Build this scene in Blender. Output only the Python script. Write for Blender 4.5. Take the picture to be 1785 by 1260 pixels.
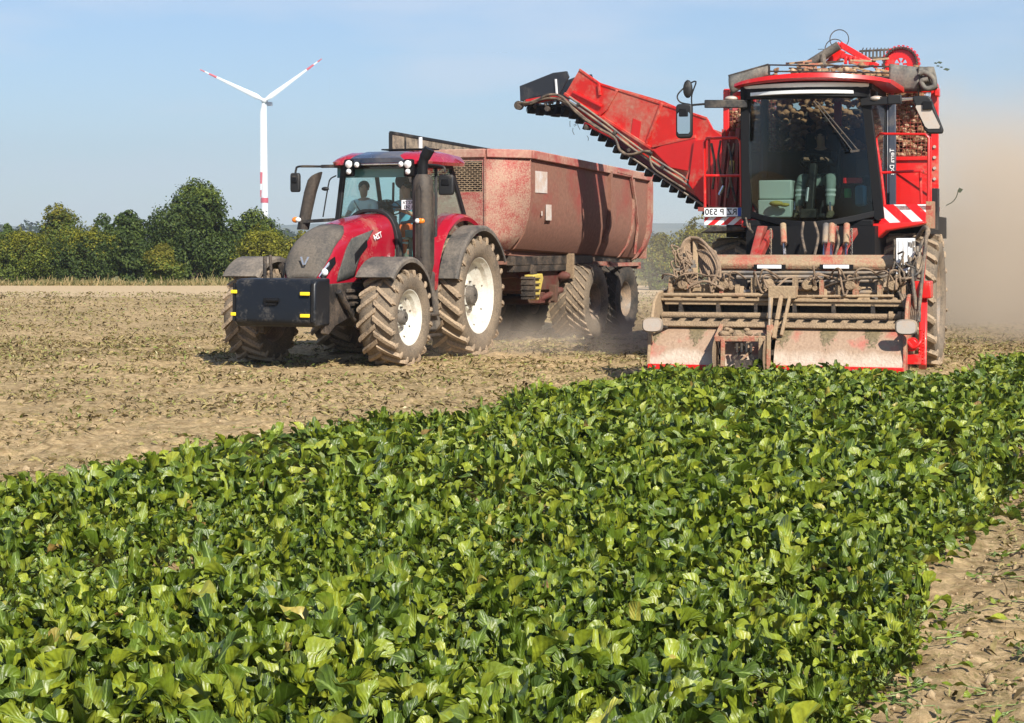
import bpy, bmesh, math, random
import numpy as np
from mathutils import Vector, Matrix, Euler
R_ = math.radians
PI = math.pi
for o in list(bpy.data.objects): bpy.data.objects.remove(o, do_unlink=True)
S = bpy.context.scene
COL = S.collection
# ---------------------------------------------------------------- camera
cd = bpy.data.cameras.new('camera'); cam = bpy.data.objects.new('camera', cd); COL.objects.link(cam)
cam.location = (0, 0, 1.8); cam.rotation_euler = (R_(90), 0, 0)
cd.sensor_width = 36; cd.lens = 3300 / 1785 * 36
cd.shift_y = -(630 - 425) / 1785
cd.clip_start = 0.1; cd.clip_end = 9000
S.camera = cam
# ---------------------------------------------------------------- light
SUN_AZ = 24      # degrees to the right of straight behind the camera
SUN_EL = 37
w = bpy.data.worlds.new('World'); S.world = w; w.use_nodes = True
nt = w.node_tree; nt.nodes.clear()
sky = nt.nodes.new('ShaderNodeTexSky'); sky.sky_type = 'NISHITA'; sky.sun_disc = False
sky.sun_elevation = R_(SUN_EL); sky.sun_rotation = R_(180 - SUN_AZ)
sky.altitude = 0; sky.air_density = 1.0; sky.dust_density = 0.3; sky.ozone_density = 3.0
bg = nt.nodes.new('ShaderNodeBackground'); bg.inputs[1].default_value = 0.070
# thin high veil of cloud, laid out over the sky dome by direction
tc = nt.nodes.new('ShaderNodeTexCoord'); mp = nt.nodes.new('ShaderNodeMapping')
mp.inputs['Scale'].default_value = (3.0, 3.0, 14.0)
nz = nt.nodes.new('ShaderNodeTexNoise'); nz.inputs['Scale'].default_value = 2.2; nz.inputs['Detail'].default_value = 6
mr = nt.nodes.new('ShaderNodeMapRange'); mr.inputs[1].default_value = .46; mr.inputs[2].default_value = .68
mr.inputs[3].default_value = 0.0; mr.inputs[4].default_value = 0.40
mx = nt.nodes.new('ShaderNodeMix'); mx.data_type = 'RGBA'; mx.inputs[7].default_value = (7.8, 8.2, 9.3, 1)
nt.links.new(tc.outputs['Generated'], mp.inputs[0]); nt.links.new(mp.outputs[0], nz.inputs['Vector'])
nt.links.new(nz.outputs[0], mr.inputs[0]); nt.links.new(mr.outputs[0], mx.inputs[0])
wb = nt.nodes.new('ShaderNodeMix'); wb.data_type = 'RGBA'; wb.blend_type = 'MULTIPLY'; wb.inputs[0].default_value = 1; wb.inputs[7].default_value = (.90, 1.0, 1.16, 1)
nt.links.new(sky.outputs[0], wb.inputs[6]); nt.links.new(wb.outputs[2], mx.inputs[6]); nt.links.new(mx.outputs[2], bg.inputs[0])
wo = nt.nodes.new('ShaderNodeOutputWorld'); nt.links.new(bg.outputs[0], wo.inputs[0])
sd = bpy.data.lights.new('sun', 'SUN'); sd.energy = 5.0; sd.angle = R_(0.53); sd.color = (1, .95, .85)
sun = bpy.data.objects.new('sun', sd); COL.objects.link(sun)
to_sun = Vector((math.sin(R_(SUN_AZ)) * math.cos(R_(SUN_EL)), -math.cos(R_(SUN_AZ)) * math.cos(R_(SUN_EL)), math.sin(R_(SUN_EL))))
sun.rotation_euler = to_sun.to_track_quat('Z', 'Y').to_euler(); sun.location = (10, -20, 25)
S.view_settings.view_transform = 'Standard'; S.view_settings.look = 'None'
S.view_settings.exposure = 0.62; S.view_settings.gamma = 1
S.render.engine = 'CYCLES'
S.cycles.use_denoising = True
S.cycles.max_bounces = 8; S.cycles.transparent_max_bounces = 24
S.cycles.volume_bounces = 2; S.cycles.volume_step_rate = 2.0; S.cycles.volume_max_steps = 96
S.cycles.caustics_reflective = False; S.cycles.caustics_refractive = False
S.cycles.sample_clamp_indirect = 6

# ---------------------------------------------------------------- materials
def nmat(name):
    m = bpy.data.materials.new(name); m.use_nodes = True
    t = m.node_tree; t.nodes.clear()
    o = t.nodes.new('ShaderNodeOutputMaterial')
    return m, t, o
def lin(c): return tuple(c) + (1,)
def mat(name, col, rough=.5, metal=0, dust=0.0, dcol=(.36, .25, .165), dscale=2.5, fine=.5, bump=0.0, bscale=60,
        coat=0, var=0.0, lowz=None, streak=False, spec=.5):
    """painted / dusty surface. dust: 0..1 share of surface covered by dried mud; lowz=(z0,z1) more mud low down"""
    m, t, o = nmat(name)
    N = t.nodes.new; L = t.links.new
    p = N('ShaderNodeBsdfPrincipled'); L(p.outputs[0], o.inputs[0])
    p.inputs['Base Color'].default_value = lin(col); p.inputs['Roughness'].default_value = rough
    p.inputs['Metallic'].default_value = metal; p.inputs['Coat Weight'].default_value = coat
    p.inputs['Specular IOR Level'].default_value = spec
    tc = N('ShaderNodeTexCoord')
    vec = tc.outputs['Object']
    if streak:
        mp = N('ShaderNodeMapping'); mp.inputs['Scale'].default_value = (1, 1, .25); L(vec, mp.inputs[0]); vec = mp.outputs[0]
    colout = None
    if var > 0:
        n0 = N('ShaderNodeTexNoise'); n0.inputs['Scale'].default_value = dscale * 1.7; n0.inputs['Detail'].default_value = 8; L(vec, n0.inputs['Vector'])
        m0 = N('ShaderNodeMapRange'); m0.inputs[1].default_value = .3; m0.inputs[2].default_value = .7
        m0.inputs[3].default_value = 1 - var; m0.inputs[4].default_value = 1 + var; L(n0.outputs[0], m0.inputs[0])
        x0 = N('ShaderNodeMix'); x0.data_type = 'RGBA'; x0.blend_type = 'MULTIPLY'; x0.inputs[0].default_value = 1
        x0.inputs[6].default_value = lin(col); L(m0.outputs[0], x0.inputs[7]); colout = x0.outputs[2]
        L(colout, p.inputs['Base Color'])
    if dust > 0:
        n1 = N('ShaderNodeTexNoise'); n1.inputs['Scale'].default_value = dscale; n1.inputs['Detail'].default_value = 10; n1.inputs['Roughness'].default_value = .62
        L(vec, n1.inputs['Vector'])
        n2 = N('ShaderNodeTexNoise'); n2.inputs['Scale'].default_value = dscale * 14; n2.inputs['Detail'].default_value = 5; L(tc.outputs['Object'], n2.inputs['Vector'])
        a = N('ShaderNodeMath'); a.operation = 'MULTIPLY_ADD'; L(n2.outputs[0], a.inputs[0]); a.inputs[1].default_value = fine * .5; L(n1.outputs[0], a.inputs[2])
        val = a.outputs[0]
        if lowz:
            sp = N('ShaderNodeSeparateXYZ'); L(tc.outputs['Object'], sp.inputs[0])
            zr = N('ShaderNodeMapRange'); zr.inputs[1].default_value = lowz[0]; zr.inputs[2].default_value = lowz[1]
            zr.inputs[3].default_value = .30; zr.inputs[4].default_value = 0; L(sp.outputs[2], zr.inputs[0])
            b = N('ShaderNodeMath'); b.operation = 'ADD'; L(val, b.inputs[0]); L(zr.outputs[0], b.inputs[1]); val = b.outputs[0]
        mr = N('ShaderNodeMapRange'); c = .5 + fine * .25 + (.5 - dust) * .55
        mr.inputs[1].default_value = c - .16; mr.inputs[2].default_value = c + .16; L(val, mr.inputs[0])
        x = N('ShaderNodeMix'); x.data_type = 'RGBA'; L(mr.outputs[0], x.inputs[0])
        if colout is not None: L(colout, x.inputs[6])
        else: x.inputs[6].default_value = lin(col)
        # dust itself varies
        dr = N('ShaderNodeMix'); dr.data_type = 'RGBA'; L(n2.outputs[0], dr.inputs[0])
        dr.inputs[6].default_value = lin([k * .62 for k in dcol]); dr.inputs[7].default_value = lin([min(1, k * 1.35) for k in dcol])
        L(dr.outputs[2], x.inputs[7]); L(x.outputs[2], p.inputs['Base Color'])
        rr = N('ShaderNodeMapRange'); L(mr.outputs[0], rr.inputs[0]); rr.inputs[3].default_value = rough; rr.inputs[4].default_value = .92
        L(rr.outputs[0], p.inputs['Roughness'])
        if metal > 0:
            me = N('ShaderNodeMapRange'); L(mr.outputs[0], me.inputs[0]); me.inputs[3].default_value = metal; me.inputs[4].default_value = 0; L(me.outputs[0], p.inputs['Metallic'])
        if coat > 0:
            ce = N('ShaderNodeMapRange'); L(mr.outputs[0], ce.inputs[0]); ce.inputs[3].default_value = coat; ce.inputs[4].default_value = 0; L(ce.outputs[0], p.inputs['Coat Weight'])
    if bump > 0:
        nb = N('ShaderNodeTexNoise'); nb.inputs['Scale'].default_value = bscale; nb.inputs['Detail'].default_value = 6; L(tc.outputs['Object'], nb.inputs['Vector'])
        bp = N('ShaderNodeBump'); bp.inputs['Strength'].default_value = min(1, bump); bp.inputs['Distance'].default_value = .02; L(nb.outputs[0], bp.inputs['Height']); L(bp.outputs[0], p.inputs['Normal'])
    return m
def glass(name, tint, refl=.08, rough=.02, grime=.0):
    m, t, o = nmat(name); N = t.nodes.new; L = t.links.new
    tr = N('ShaderNodeBsdfTransparent'); tr.inputs[0].default_value = lin(tint)
    gl = N('ShaderNodeBsdfGlossy'); gl.inputs['Roughness'].default_value = rough; gl.inputs[0].default_value = (1, 1, 1, 1)
    lw = N('ShaderNodeLayerWeight'); lw.inputs[0].default_value = .25
    ad = N('ShaderNodeMath'); ad.operation = 'MULTIPLY_ADD'; L(lw.outputs['Facing'], ad.inputs[0]); ad.inputs[1].default_value = .35; ad.inputs[2].default_value = refl; ad.use_clamp = True
    mx = N('ShaderNodeMixShader'); L(ad.outputs[0], mx.inputs[0]); L(tr.outputs[0], mx.inputs[1]); L(gl.outputs[0], mx.inputs[2])
    out = mx.outputs[0]
    if grime > 0:
        df = N('ShaderNodeBsdfDiffuse'); df.inputs[0].default_value = (.45, .40, .33, 1)
        nz = N('ShaderNodeTexNoise'); nz.inputs['Scale'].default_value = 2.2; nz.inputs['Detail'].default_value = 7
        tcn = N('ShaderNodeTexCoord'); L(tcn.outputs['Object'], nz.inputs['Vector'])
        mr = N('ShaderNodeMapRange'); mr.inputs[1].default_value = .35; mr.inputs[2].default_value = .75; mr.inputs[4].default_value = grime; L(nz.outputs[0], mr.inputs[0])
        m2 = N('ShaderNodeMixShader'); L(mr.outputs[0], m2.inputs[0]); L(out, m2.inputs[1]); L(df.outputs[0], m2.inputs[2]); out = m2.outputs[0]
    L(out, o.inputs[0])
    return m
BEI = (.335, .235, .140)
M = dict(
 redt=mat('tractor_red', (.36, .008, .024), .22, 0, .12, coat=.6, dscale=1.6),
 redtrl=mat('trailer_red', (.27, .032, .028), .5, 0, .72, dcol=(.24, .112, .076), dscale=1.1, fine=.35, var=.15, lowz=(1.4, 2.6), bump=.15),
 redtrlmud=mat('trailer_red_splashed', (.32, .033, .033), .5, 0, .62, dcol=(.37, .225, .16), dscale=3.2, fine=1.3, var=.1, bump=.4),
 redrail=mat('trailer_rail_red', (.34, .035, .035), .5, 0, .55, dcol=(.42, .26, .19), dscale=1.2, fine=.6, var=.1),
 redh=mat('harvester_red', (.62, .012, .01), .33, 0, .10, coat=.25, dscale=1.8, var=.06),
 redboom=mat('boom_red', (.62, .018, .012), .42, 0, .34, dcol=(.42, .25, .17), dscale=1.3, fine=.5, var=.14, bump=.15),
 redmud=mat('header_red_muddy', (.42, .045, .03), .55, 0, .70, dcol=BEI, dscale=3.5, fine=.9, bump=.5, bscale=40),
 mud=mat('dried_mud', (.20, .135, .085), .95, 0, .6, dcol=BEI, dscale=5, fine=1.0, bump=.9, bscale=50),
 mudpink=mat('header_steel_muddy', (.22, .09, .06), .7, 0, .90, dcol=BEI, dscale=2.2, fine=.6, bump=.5, bscale=40),
 worn=mat('worn_bright_steel', (.52, .46, .40), .38, .25, .35, dcol=(.45, .33, .25), dscale=5, fine=.8),
 black=mat('black_plastic', (.010, .010, .011), .6, 0, .12, dcol=(.16, .13, .10), dscale=2, fine=.5),
 blackc=mat('black_clean', (.008, .008, .009), .55, spec=.2),
 weight=mat('dark_painted_steel', (.009, .011, .015), .38, 0, .16, dcol=(.10, .09, .08), dscale=2.5, fine=.8, bump=.05, spec=.3),
 grille=mat('grille_mesh_dusty', (.045, .042, .038), .6, 0, .62, dcol=(.15, .125, .10), dscale=2.6, fine=.9, streak=True, bump=.5, bscale=220),
 sidegrille=mat('side_grille', (.05, .052, .05), .6, 0, .45, dcol=(.17, .155, .13), dscale=2.2, fine=.9, bump=.6, bscale=240),
 fender=mat('fender_plastic_dusty', (.045, .043, .042), .6, 0, .55, dcol=(.20, .165, .13), dscale=2.0, fine=.6, bump=.1),
 exhaust=mat('exhaust_shroud', (.022, .020, .019), .45, .2, .45, dcol=(.12, .09, .065), dscale=1.8, fine=.4, streak=True),
 roofdark=mat('roof_panel_dark', (.03, .045, .08), .2, 0, .3, dcol=(.14, .13, .13), dscale=1.2, fine=.2, coat=.5),
 rubber=mat('tyre_tread_muddy', (.085, .066, .05), .85, 0, .78, dcol=(.36, .265, .175), dscale=3, fine=1.0, bump=.7, bscale=45),
 sidew=mat('tyre_sidewall_muddy', (.06, .05, .04), .8, 0, .70, dcol=(.21, .16, .11), dscale=3, fine=.9, bump=.35),
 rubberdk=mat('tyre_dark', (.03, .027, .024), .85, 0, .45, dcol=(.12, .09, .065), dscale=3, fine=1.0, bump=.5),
 rim=mat('rim_white', (.66, .64, .56), .4, 0, .26, dcol=(.40, .32, .24), dscale=3.5, fine=1.0),
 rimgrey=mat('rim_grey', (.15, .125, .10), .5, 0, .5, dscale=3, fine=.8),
 hub=mat('hub_dark', (.05, .048, .045), .6, .2, .5, dcol=(.18, .15, .12)),
 chassis=mat('chassis_dark', (.016, .014, .013), .6, 0, .35, dcol=(.14, .10, .07), dscale=3, fine=.8, bump=.3),
 steel=mat('grey_steel', (.24, .22, .20), .45, .6, .45, dcol=BEI, dscale=4),
 chrome=mat('chrome', (.75, .75, .76), .12, 1.0, .05),
 chassisred=mat('chassis_red', (.30, .02, .015), .5, 0, .4, dcol=(.22, .13, .09), dscale=3, fine=.8),
 chassisshade=mat('chassis_red_shaded', (.11, .018, .014), .6, 0, .5, dcol=(.11,.065,.04), dscale=3, fine=.8),  # darker copy of chassis_red: shade under the trailer put into the colour
 yellow=mat('yellow_marker', (.85, .62, .02), .5, 0, .08),
 yellowd=mat('yellow_dusty', (.62, .48, .08), .6, 0, .35, dcol=BEI, dscale=6),
 white=mat('white_paint', (.78, .78, .78), .45, 0, .1, dcol=(.5, .42, .34), dscale=3),
 signred=mat('sign_red', (.66, .008, .012), .4, 0, .05),
 whitec=mat('white_clean', (.82, .82, .82), .4),
 blue=mat('plate_blue', (.01, .06, .42), .4),
 ink=mat('ink_black', (.02, .02, .025), .5),
 orange=mat('orange_lens', (.85, .22, .02), .15, coat=.8),
 lens=mat('lamp_lens', (.80, .80, .78), .12, .1, coat=.8),
 mirror=mat('mirror_glass', (.55, .58, .60), .06, 1.0),
 silver=mat('silver_trim', (.62, .62, .63), .22, .8, .1),
 tarp=mat('tarpaulin_grey', (.085, .083, .075), .62, 0, .42, dcol=(.22, .19, .15), dscale=2.2, fine=.7, bump=.25, bscale=8),
 flap=mat('rubber_flap', (.022, .026, .034), .5, 0, .18, dcol=(.12, .11, .10), dscale=3),
 hose=mat('hose_black_dusty', (.03, .028, .026), .55, 0, .45, dcol=(.28, .20, .13), dscale=6, fine=.8),
 hosemud=mat('hose_muddy', (.07, .05, .035), .85, 0, .72, dcol=(.27, .185, .12), dscale=8, fine=.8, bump=.5),
 seat=mat('seat_cloth', (.03, .032, .035), .85),
 teal=mat('teal_trim', (.10, .26, .26), .5),
 greybox=mat('grey_green_box', (.60, .68, .64), .6),
 skin=mat('skin', (.50, .29, .20), .55),
 shirtw=mat('shirt_pale', (.80, .90, .88), .9),
 shirtb=mat('shirt_blue', (.12, .36, .48), .9),
 hiv=mat('hi_vis_orange', (.85, .13, .03), .8),
 refl=mat('reflective_tape', (.72, .78, .76), .4),
 workg=mat('work_trousers', (.28, .34, .31), .9, var=.2, dscale=6),
 darkc=mat('dark_cloth', (.015, .016, .02), .9),
 boot=mat('boot_leather', (.16, .13, .08), .8),
 hair=mat('hair_dark', (.018, .013, .010), .7),
 fglass=glass('cab_glass_tractor', (.86, .98, .97), .04, .02, .03),
 hglass=glass('cab_glass_harvester', (.44, .52, .49), .006, .015, .0),
 sglass=glass('cab_side_glass', (.32, .44, .50), .30, .10, .03),
)
# ---------------------------------------------------------------- mesh builder
class Frame:
    """a machine's own frame: x to the right of the picture, y backwards along the machine, z up"""
    def __init__(s, X, Y, deg): s.X, s.Y, s.t = X, Y, R_(deg); s.c, s.s = math.cos(s.t), math.sin(s.t)
    def world(s, u, v, z): return (s.X + u * s.c + v * s.s, s.Y - u * s.s + v * s.c, z)
    def local(s, X, Y, z):
        dx, dy = X - s.X, Y - s.Y
        return (dx * s.c - dy * s.s, dx * s.s + dy * s.c, z)
    def at(s, px, py, v):          # measured point on the plane y=v of the frame
        a = (px - 892.5) / 3300
        u = (a * (s.Y + v * s.c) - s.X - v * s.s) / (s.c + a * s.s); Y = s.Y - u * s.s + v * s.c
        return (u, v, 1.8 - (py - 425) * Y / 3300)
    def side(s, px, py, u):        # measured point on the plane x=u
        a = (px - 892.5) / 3300
        v = (a * (s.Y - u * s.s) - s.X - u * s.c) / (s.s - a * s.c); Y = s.Y - u * s.s + v * s.c
        return (u, v, 1.8 - (py - 425) * Y / 3300)
class MB:
    def __init__(s): s.v = []; s.f = []
    def add(s, vs, fs):
        n = len(s.v); s.v += [tuple(p) for p in vs]; s.f += [tuple(i + n for i in f) for f in fs]; return s
    def box(s, x0, x1, y0, y1, z0, z1):
        return s.add([(x0,y0,z0),(x1,y0,z0),(x1,y1,z0),(x0,y1,z0),(x0,y0,z1),(x1,y0,z1),(x1,y1,z1),(x0,y1,z1)],
                     [(0,3,2,1),(4,5,6,7),(0,1,5,4),(1,2,6,5),(2,3,7,6),(3,0,4,7)])
    def bar(s, p0, p1, w, h=None, up=(0,0,1)):
        p0, p1 = Vector(p0), Vector(p1); d = (p1 - p0).normalized(); h = h or w
        a = d.cross(Vector(up))
        if a.length < 1e-3: a = d.cross(Vector((0,1,0)))
        a.normalize(); b = a.cross(d).normalized(); a *= w/2; b *= h/2
        q = [p0-a-b, p0+a-b, p0+a+b, p0-a+b, p1-a-b, p1+a-b, p1+a+b, p1-a+b]
        return s.add(q, [(0,1,2,3),(7,6,5,4),(0,4,5,1),(1,5,6,2),(2,6,7,3),(3,7,4,0)])
    def tube(s, pts, r, n=8, closed=False, cap=True):
        pts = [Vector(p) for p in pts]; m = len(pts)
        rs = r if isinstance(r, (list, tuple)) else [r]*m
        ref = None; rings = []
        for i in range(m):
            if closed: d = pts[(i+1)%m]-pts[i-1]
            else: d = pts[min(i+1,m-1)]-pts[max(i-1,0)]
            if d.length < 1e-9: d = Vector((0,0,1))
            d.normalize()
            if ref is None:
                ref = d.orthogonal().normalized()
            else:
                ref = ref - d*ref.dot(d)
                ref = ref.normalized() if ref.length > 1e-6 else d.orthogonal().normalized()
            b = d.cross(ref)
            rings.append([pts[i]+(ref*math.cos(2*PI*k/n)+b*math.sin(2*PI*k/n))*rs[i] for k in range(n)])
        vs = [p for rg in rings for p in rg]; fs = []
        for i in range(m if closed else m-1):
            j = (i+1)%m
            for k in range(n): fs.append((i*n+k, i*n+(k+1)%n, j*n+(k+1)%n, j*n+k))
        if cap and not closed: fs.append(tuple(range(n-1,-1,-1))); fs.append(tuple((m-1)*n+k for k in range(n)))
        return s.add(vs, fs)
    def lathe(s, prof, c=(0,0,0), axis='x', n=32, closed=False):
        """prof: (r, a) pairs, a along axis"""
        vs = []; fs = []; m = len(prof)
        for r, a in prof:
            for k in range(n):
                t = 2*PI*k/n; p, q = r*math.cos(t), r*math.sin(t)
                vs.append({'x':(a,p,q),'y':(q,a,p),'z':(p,q,a)}[axis])
        vs = [(x+c[0],y+c[1],z+c[2]) for x,y,z in vs]
        for i in range(m if closed else m-1):
            j = (i+1)%m
            for k in range(n): fs.append((i*n+k, i*n+(k+1)%n, j*n+(k+1)%n, j*n+k))
        return s.add(vs, fs)
    def prism(s, pts, axis, a0, a1):
        n = len(pts)
        f = {'x':lambda p,a:(a,p[0],p[1]),'y':lambda p,a:(p[0],a,p[1]),'z':lambda p,a:(p[0],p[1],a)}[axis]
        return s.add([f(p,a0) for p in pts]+[f(p,a1) for p in pts],
                     [tuple(range(n-1,-1,-1)), tuple(range(n,2*n))]+[(i,(i+1)%n,n+(i+1)%n,n+i) for i in range(n)])
    def slab(s, pts, t):
        """a flat polygon of 3-D points given thickness t along its normal"""
        P = [Vector(p) for p in pts]; nn = Vector((0,0,0))
        for i in range(len(P)): nn += (P[i]-P[0]).cross(P[(i+1)%len(P)]-P[0])
        nn.normalize(); n = len(P)
        return s.add([p+nn*t/2 for p in P]+[p-nn*t/2 for p in P],
                     [tuple(range(n)), tuple(range(2*n-1,n-1,-1))]+[(i,n+i,n+(i+1)%n,(i+1)%n) for i in range(n)])
    def loft(s, secs, closed=True, cap=True):
        n = len(secs[0]); m = len(secs); vs = [p for q in secs for p in q]; fs = []
        for i in range(m-1):
            for k in range(n if closed else n-1):
                fs.append((i*n+k, i*n+(k+1)%n, (i+1)*n+(k+1)%n, (i+1)*n+k))
        if cap and closed: fs.append(tuple(range(n-1,-1,-1))); fs.append(tuple((m-1)*n+k for k in range(n)))
        return s.add(vs, fs)
    def ball(s, c, r, n=10, m=6, sc=(1,1,1)):
        prof = [(max(1e-4,math.sin(PI*i/m))*r, -math.cos(PI*i/m)*r) for i in range(m+1)]
        k0 = len(s.v); s.lathe(prof, (0,0,0), 'z', n)
        s.v[k0:] = [(x*sc[0]+c[0], y*sc[1]+c[1], z*sc[2]+c[2]) for x,y,z in s.v[k0:]]
        return s
    def build(s, name, m, parent=None, bevel=0, smooth=40, loc=None, fix=True, sub=0):
        me = bpy.data.meshes.new(name); me.from_pydata([tuple(v) for v in s.v], [], s.f)
        if fix:
            bm = bmesh.new(); bm.from_mesh(me); bmesh.ops.recalc_face_normals(bm, faces=bm.faces); bm.to_mesh(me); bm.free()
        if smooth:
            me.polygons.foreach_set('use_smooth', [True]*len(me.polygons)); me.set_sharp_from_angle(angle=R_(smooth))
        me.materials.append(M[m] if isinstance(m, str) else m)
        o = bpy.data.objects.new(name, me); COL.objects.link(o)
        if parent is not None: o.parent = parent
        if loc: o.location = loc
        if bevel:
            b = o.modifiers.new('bevel','BEVEL'); b.width = bevel; b.segments = 2; b.limit_method = 'ANGLE'; b.angle_limit = R_(35); b.harden_normals = False
        if sub:
            q = o.modifiers.new('sub','SUBSURF'); q.levels = sub; q.render_levels = sub
        return o
def tag(o, label=None, cat=None, group=None, kind=None):
    if label: o['label'] = label
    if cat: o['category'] = cat
    if group: o['group'] = group
    if kind: o['kind'] = kind
    return o
def thing(name, label, cat, loc=(0,0,0), rz=0, group=None):
    o = bpy.data.objects.new(name, None); COL.objects.link(o); o.empty_display_size = .3
    o.location = loc; o.rotation_euler = (0,0,rz); return tag(o, label, cat, group)
def arc(c, r, a0, a1, n, plane='yz', x=0):
    out = []
    for i in range(n+1):
        a = R_(a0+(a1-a0)*i/n); p, q = c[0]+r*math.cos(a), c[1]+r*math.sin(a)
        out.append({'yz':(x,p,q),'xz':(p,x,q),'xy':(p,q,x)}[plane])
    return out
def smoothpath(pts, k=6):
    """Catmull-Rom through the points"""
    P = [Vector(p) for p in pts]; P = [P[0]*2-P[1]]+P+[P[-1]*2-P[-2]]; out = []
    for i in range(1, len(P)-2):
        for j in range(k):
            t = j/k; a,b,c,d = P[i-1],P[i],P[i+1],P[i+2]
            out.append(.5*((2*b)+(c-a)*t+(2*a-5*b+4*c-d)*t*t+(3*b-a-3*c+d)*t**3))
    out.append(P[-2]); return out
def text_part(txt, name, m, parent, size, origin, right, up, mirror=True, depth=.003, align='CENTER', shear=0):
    """lettering as real thin geometry; mirror=True because the picture itself is reversed left to right"""
    cu = bpy.data.curves.new('t','FONT'); cu.body = txt; cu.size = size; cu.extrude = depth; cu.align_x = align; cu.align_y = 'CENTER'; cu.shear = shear; cu.offset = size*.012
    to = bpy.data.objects.new('t', cu); COL.objects.link(to)
    dg = bpy.context.evaluated_depsgraph_get(); me = bpy.data.meshes.new_from_object(to.evaluated_get(dg))
    bpy.data.objects.remove(to)
    r, u = Vector(right).normalized(), Vector(up).normalized(); n = r.cross(u); o0 = Vector(origin)
    for v in me.vertices:
        x, y, z = v.co; v.co = o0 + r*(-x if mirror else x) + u*y + n*z
    if mirror: me.flip_normals()
    me.materials.clear(); me.materials.append(M[m])
    ob = bpy.data.objects.new(name, me); COL.objects.link(ob); ob.parent = parent; return ob

# ---------------------------------------------------------------- tyres
def tyre_mb(Rt, W, Rr, N, lug_h, kind='bar', seed=0):
    """agricultural tyre around the x axis. Returns carcass MB and lug MB"""
    rnd = random.Random(seed); c = MB(); h = W/2
    prof = [(Rr, -h*.80),(Rr+.03,-h*.90),(Rr+(Rt-Rr)*.35,-h*1.02),(Rr+(Rt-Rr)*.7,-h*1.0),(Rt-lug_h*1.35,-h*.93),(Rt-lug_h,-h*.7),
            (Rt-lug_h*.75,0),(Rt-lug_h,h*.7),(Rt-lug_h*1.35,h*.93),(Rr+(Rt-Rr)*.7,h*1.0),(Rr+(Rt-Rr)*.35,h*1.02),(Rr+.03,h*.90),(Rr,h*.80)]
    c.lathe(prof, n=64)
    def Rc(x):
        t = abs(x)/h; return Rt-lug_h*(.75+.35*t*t) - .012
    def lug(pts, wd, top):
        # pts: (x, ang) along the lug centre line; wd: half width (m, circumferential)
        secs = []
        for i,(x, a) in enumerate(pts):
            r0 = Rc(min(abs(x), h*.95)); r1 = top(x); da = wd/Rt; db = wd*1.5/Rt
            sec = []
            for rr, dd in ((r0,-db),(r1,-da),(r1,da),(r0,db)):
                t = a+dd; sec.append((x, rr*math.cos(t), rr*math.sin(t)))
            secs.append(sec)
        c2.loft(secs)
    c2 = MB()
    top = lambda x: Rt - .25*lug_h*(abs(x)/h)**2.2
    if kind == 'bar':
        for side in (-1, 1):
            for i in range(N):
                a0 = 2*PI*(i+(.5 if side > 0 else 0))/N; sw = 2*PI/N*.95
                pts = [(side*h*t, a0+sw*t) for t in (-.06,.2,.5,.78,.98)]
                lug(pts, .034 if Rt < .8 else .040, top)
                # shoulder foot running down the sidewall
                a = pts[-1][1]; da = .03/Rt; x = side*h
                r1, r2 = top(x), Rt-lug_h*2.4
                sec = lambda r, xx, d: [(xx-side*.03, r*math.cos(a-d), r*math.sin(a-d)),(xx, r*math.cos(a-d*.7), r*math.sin(a-d*.7)),(xx, r*math.cos(a+d*.7), r*math.sin(a+d*.7)),(xx-side*.03, r*math.cos(a+d), r*math.sin(a+d))]
                c2.loft([sec(r1, x+side*.004, da), sec((r1+r2)/2, x+side*.02, da*1.0), sec(r2, x+side*.012, da*.6)])
    else:  # herringbone flotation tread: short blocks following a V
        for side in (-1, 1):
            for i in range(N):
                a0 = 2*PI*(i+(.5 if side > 0 else 0))/N; sw = 2*PI/N*2.1
                for t0, t1 in ((.02,.30),(.36,.62),(.68,.97)):
                    pts = [(side*h*t, a0+sw*t) for t in (t0,(t0+t1)/2,t1)]
                    lug(pts, .018, top)
    return c, c2
def wheel(name, parent, c, Rt, W, Rr, N, lug_h, kind='bar', out=1, rimm='rim', treadm='rubber', sidem='sidew', steer=0, seed=0, hubm='hub', rot=0):
    """part 'wheel' (the rim) with sub-parts tyre and hub; out=+1: the dished face looks to +x"""
    car, lg = tyre_mb(Rt, W, Rr, N, lug_h, kind, seed); h = W/2; o = out
    r = MB(); r.lathe([(Rr+.025,o*h*.86),(Rr+.005,o*h*.84),(Rr-.015,o*h*.72),(Rr-.05,o*h*.62),(Rr-.07,o*h*.40),(Rr-.13,o*h*.30),(Rr*.60,o*h*.12),(Rr*.42,o*h*.14),(Rr*.36,o*h*.30),(.02,o*h*.30)], n=48)
    r.lathe([(Rr+.02,-o*h*.86),(Rr-.03,-o*h*.7),(Rr-.05,-o*h*.1),(Rr*.5,-o*h*.02),(.02,0)], n=40)
    ob = r.build(name, rimm, parent, fix=False); ob.location = c; ob.rotation_euler = (rot, 0, R_(steer))
    fixn(ob)
    a = MB(); a.v = car.v; a.f = car.f; t = a.build('tyre', sidem, ob, smooth=50)
    b = MB(); b.v = lg.v; b.f = lg.f; t2 = b.build('tyre_tread', treadm, ob, smooth=35)
    hb = MB(); hb.lathe([(.02,o*h*.62),(Rr*.20,o*h*.62),(Rr*.25,o*h*.55),(Rr*.27,o*h*.3)], n=24)
    for k in range(8):
        an = 2*PI*k/8; hb.lathe([(.001,o*(h*.30+.035)),(.016,o*(h*.30+.035)),(.016,o*h*.28)], (0,Rr*.37*math.cos(an),Rr*.37*math.sin(an)), n=6)
        hb.lathe([(.001,o*(h*.30+.03)),(.014,o*(h*.30+.03)),(.014,o*h*.2)], (0,(Rr-.10)*math.cos(an+.3),(Rr-.10)*math.sin(an+.3)), n=6)
    hb.build('hub', hubm, ob)
    return ob
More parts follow.
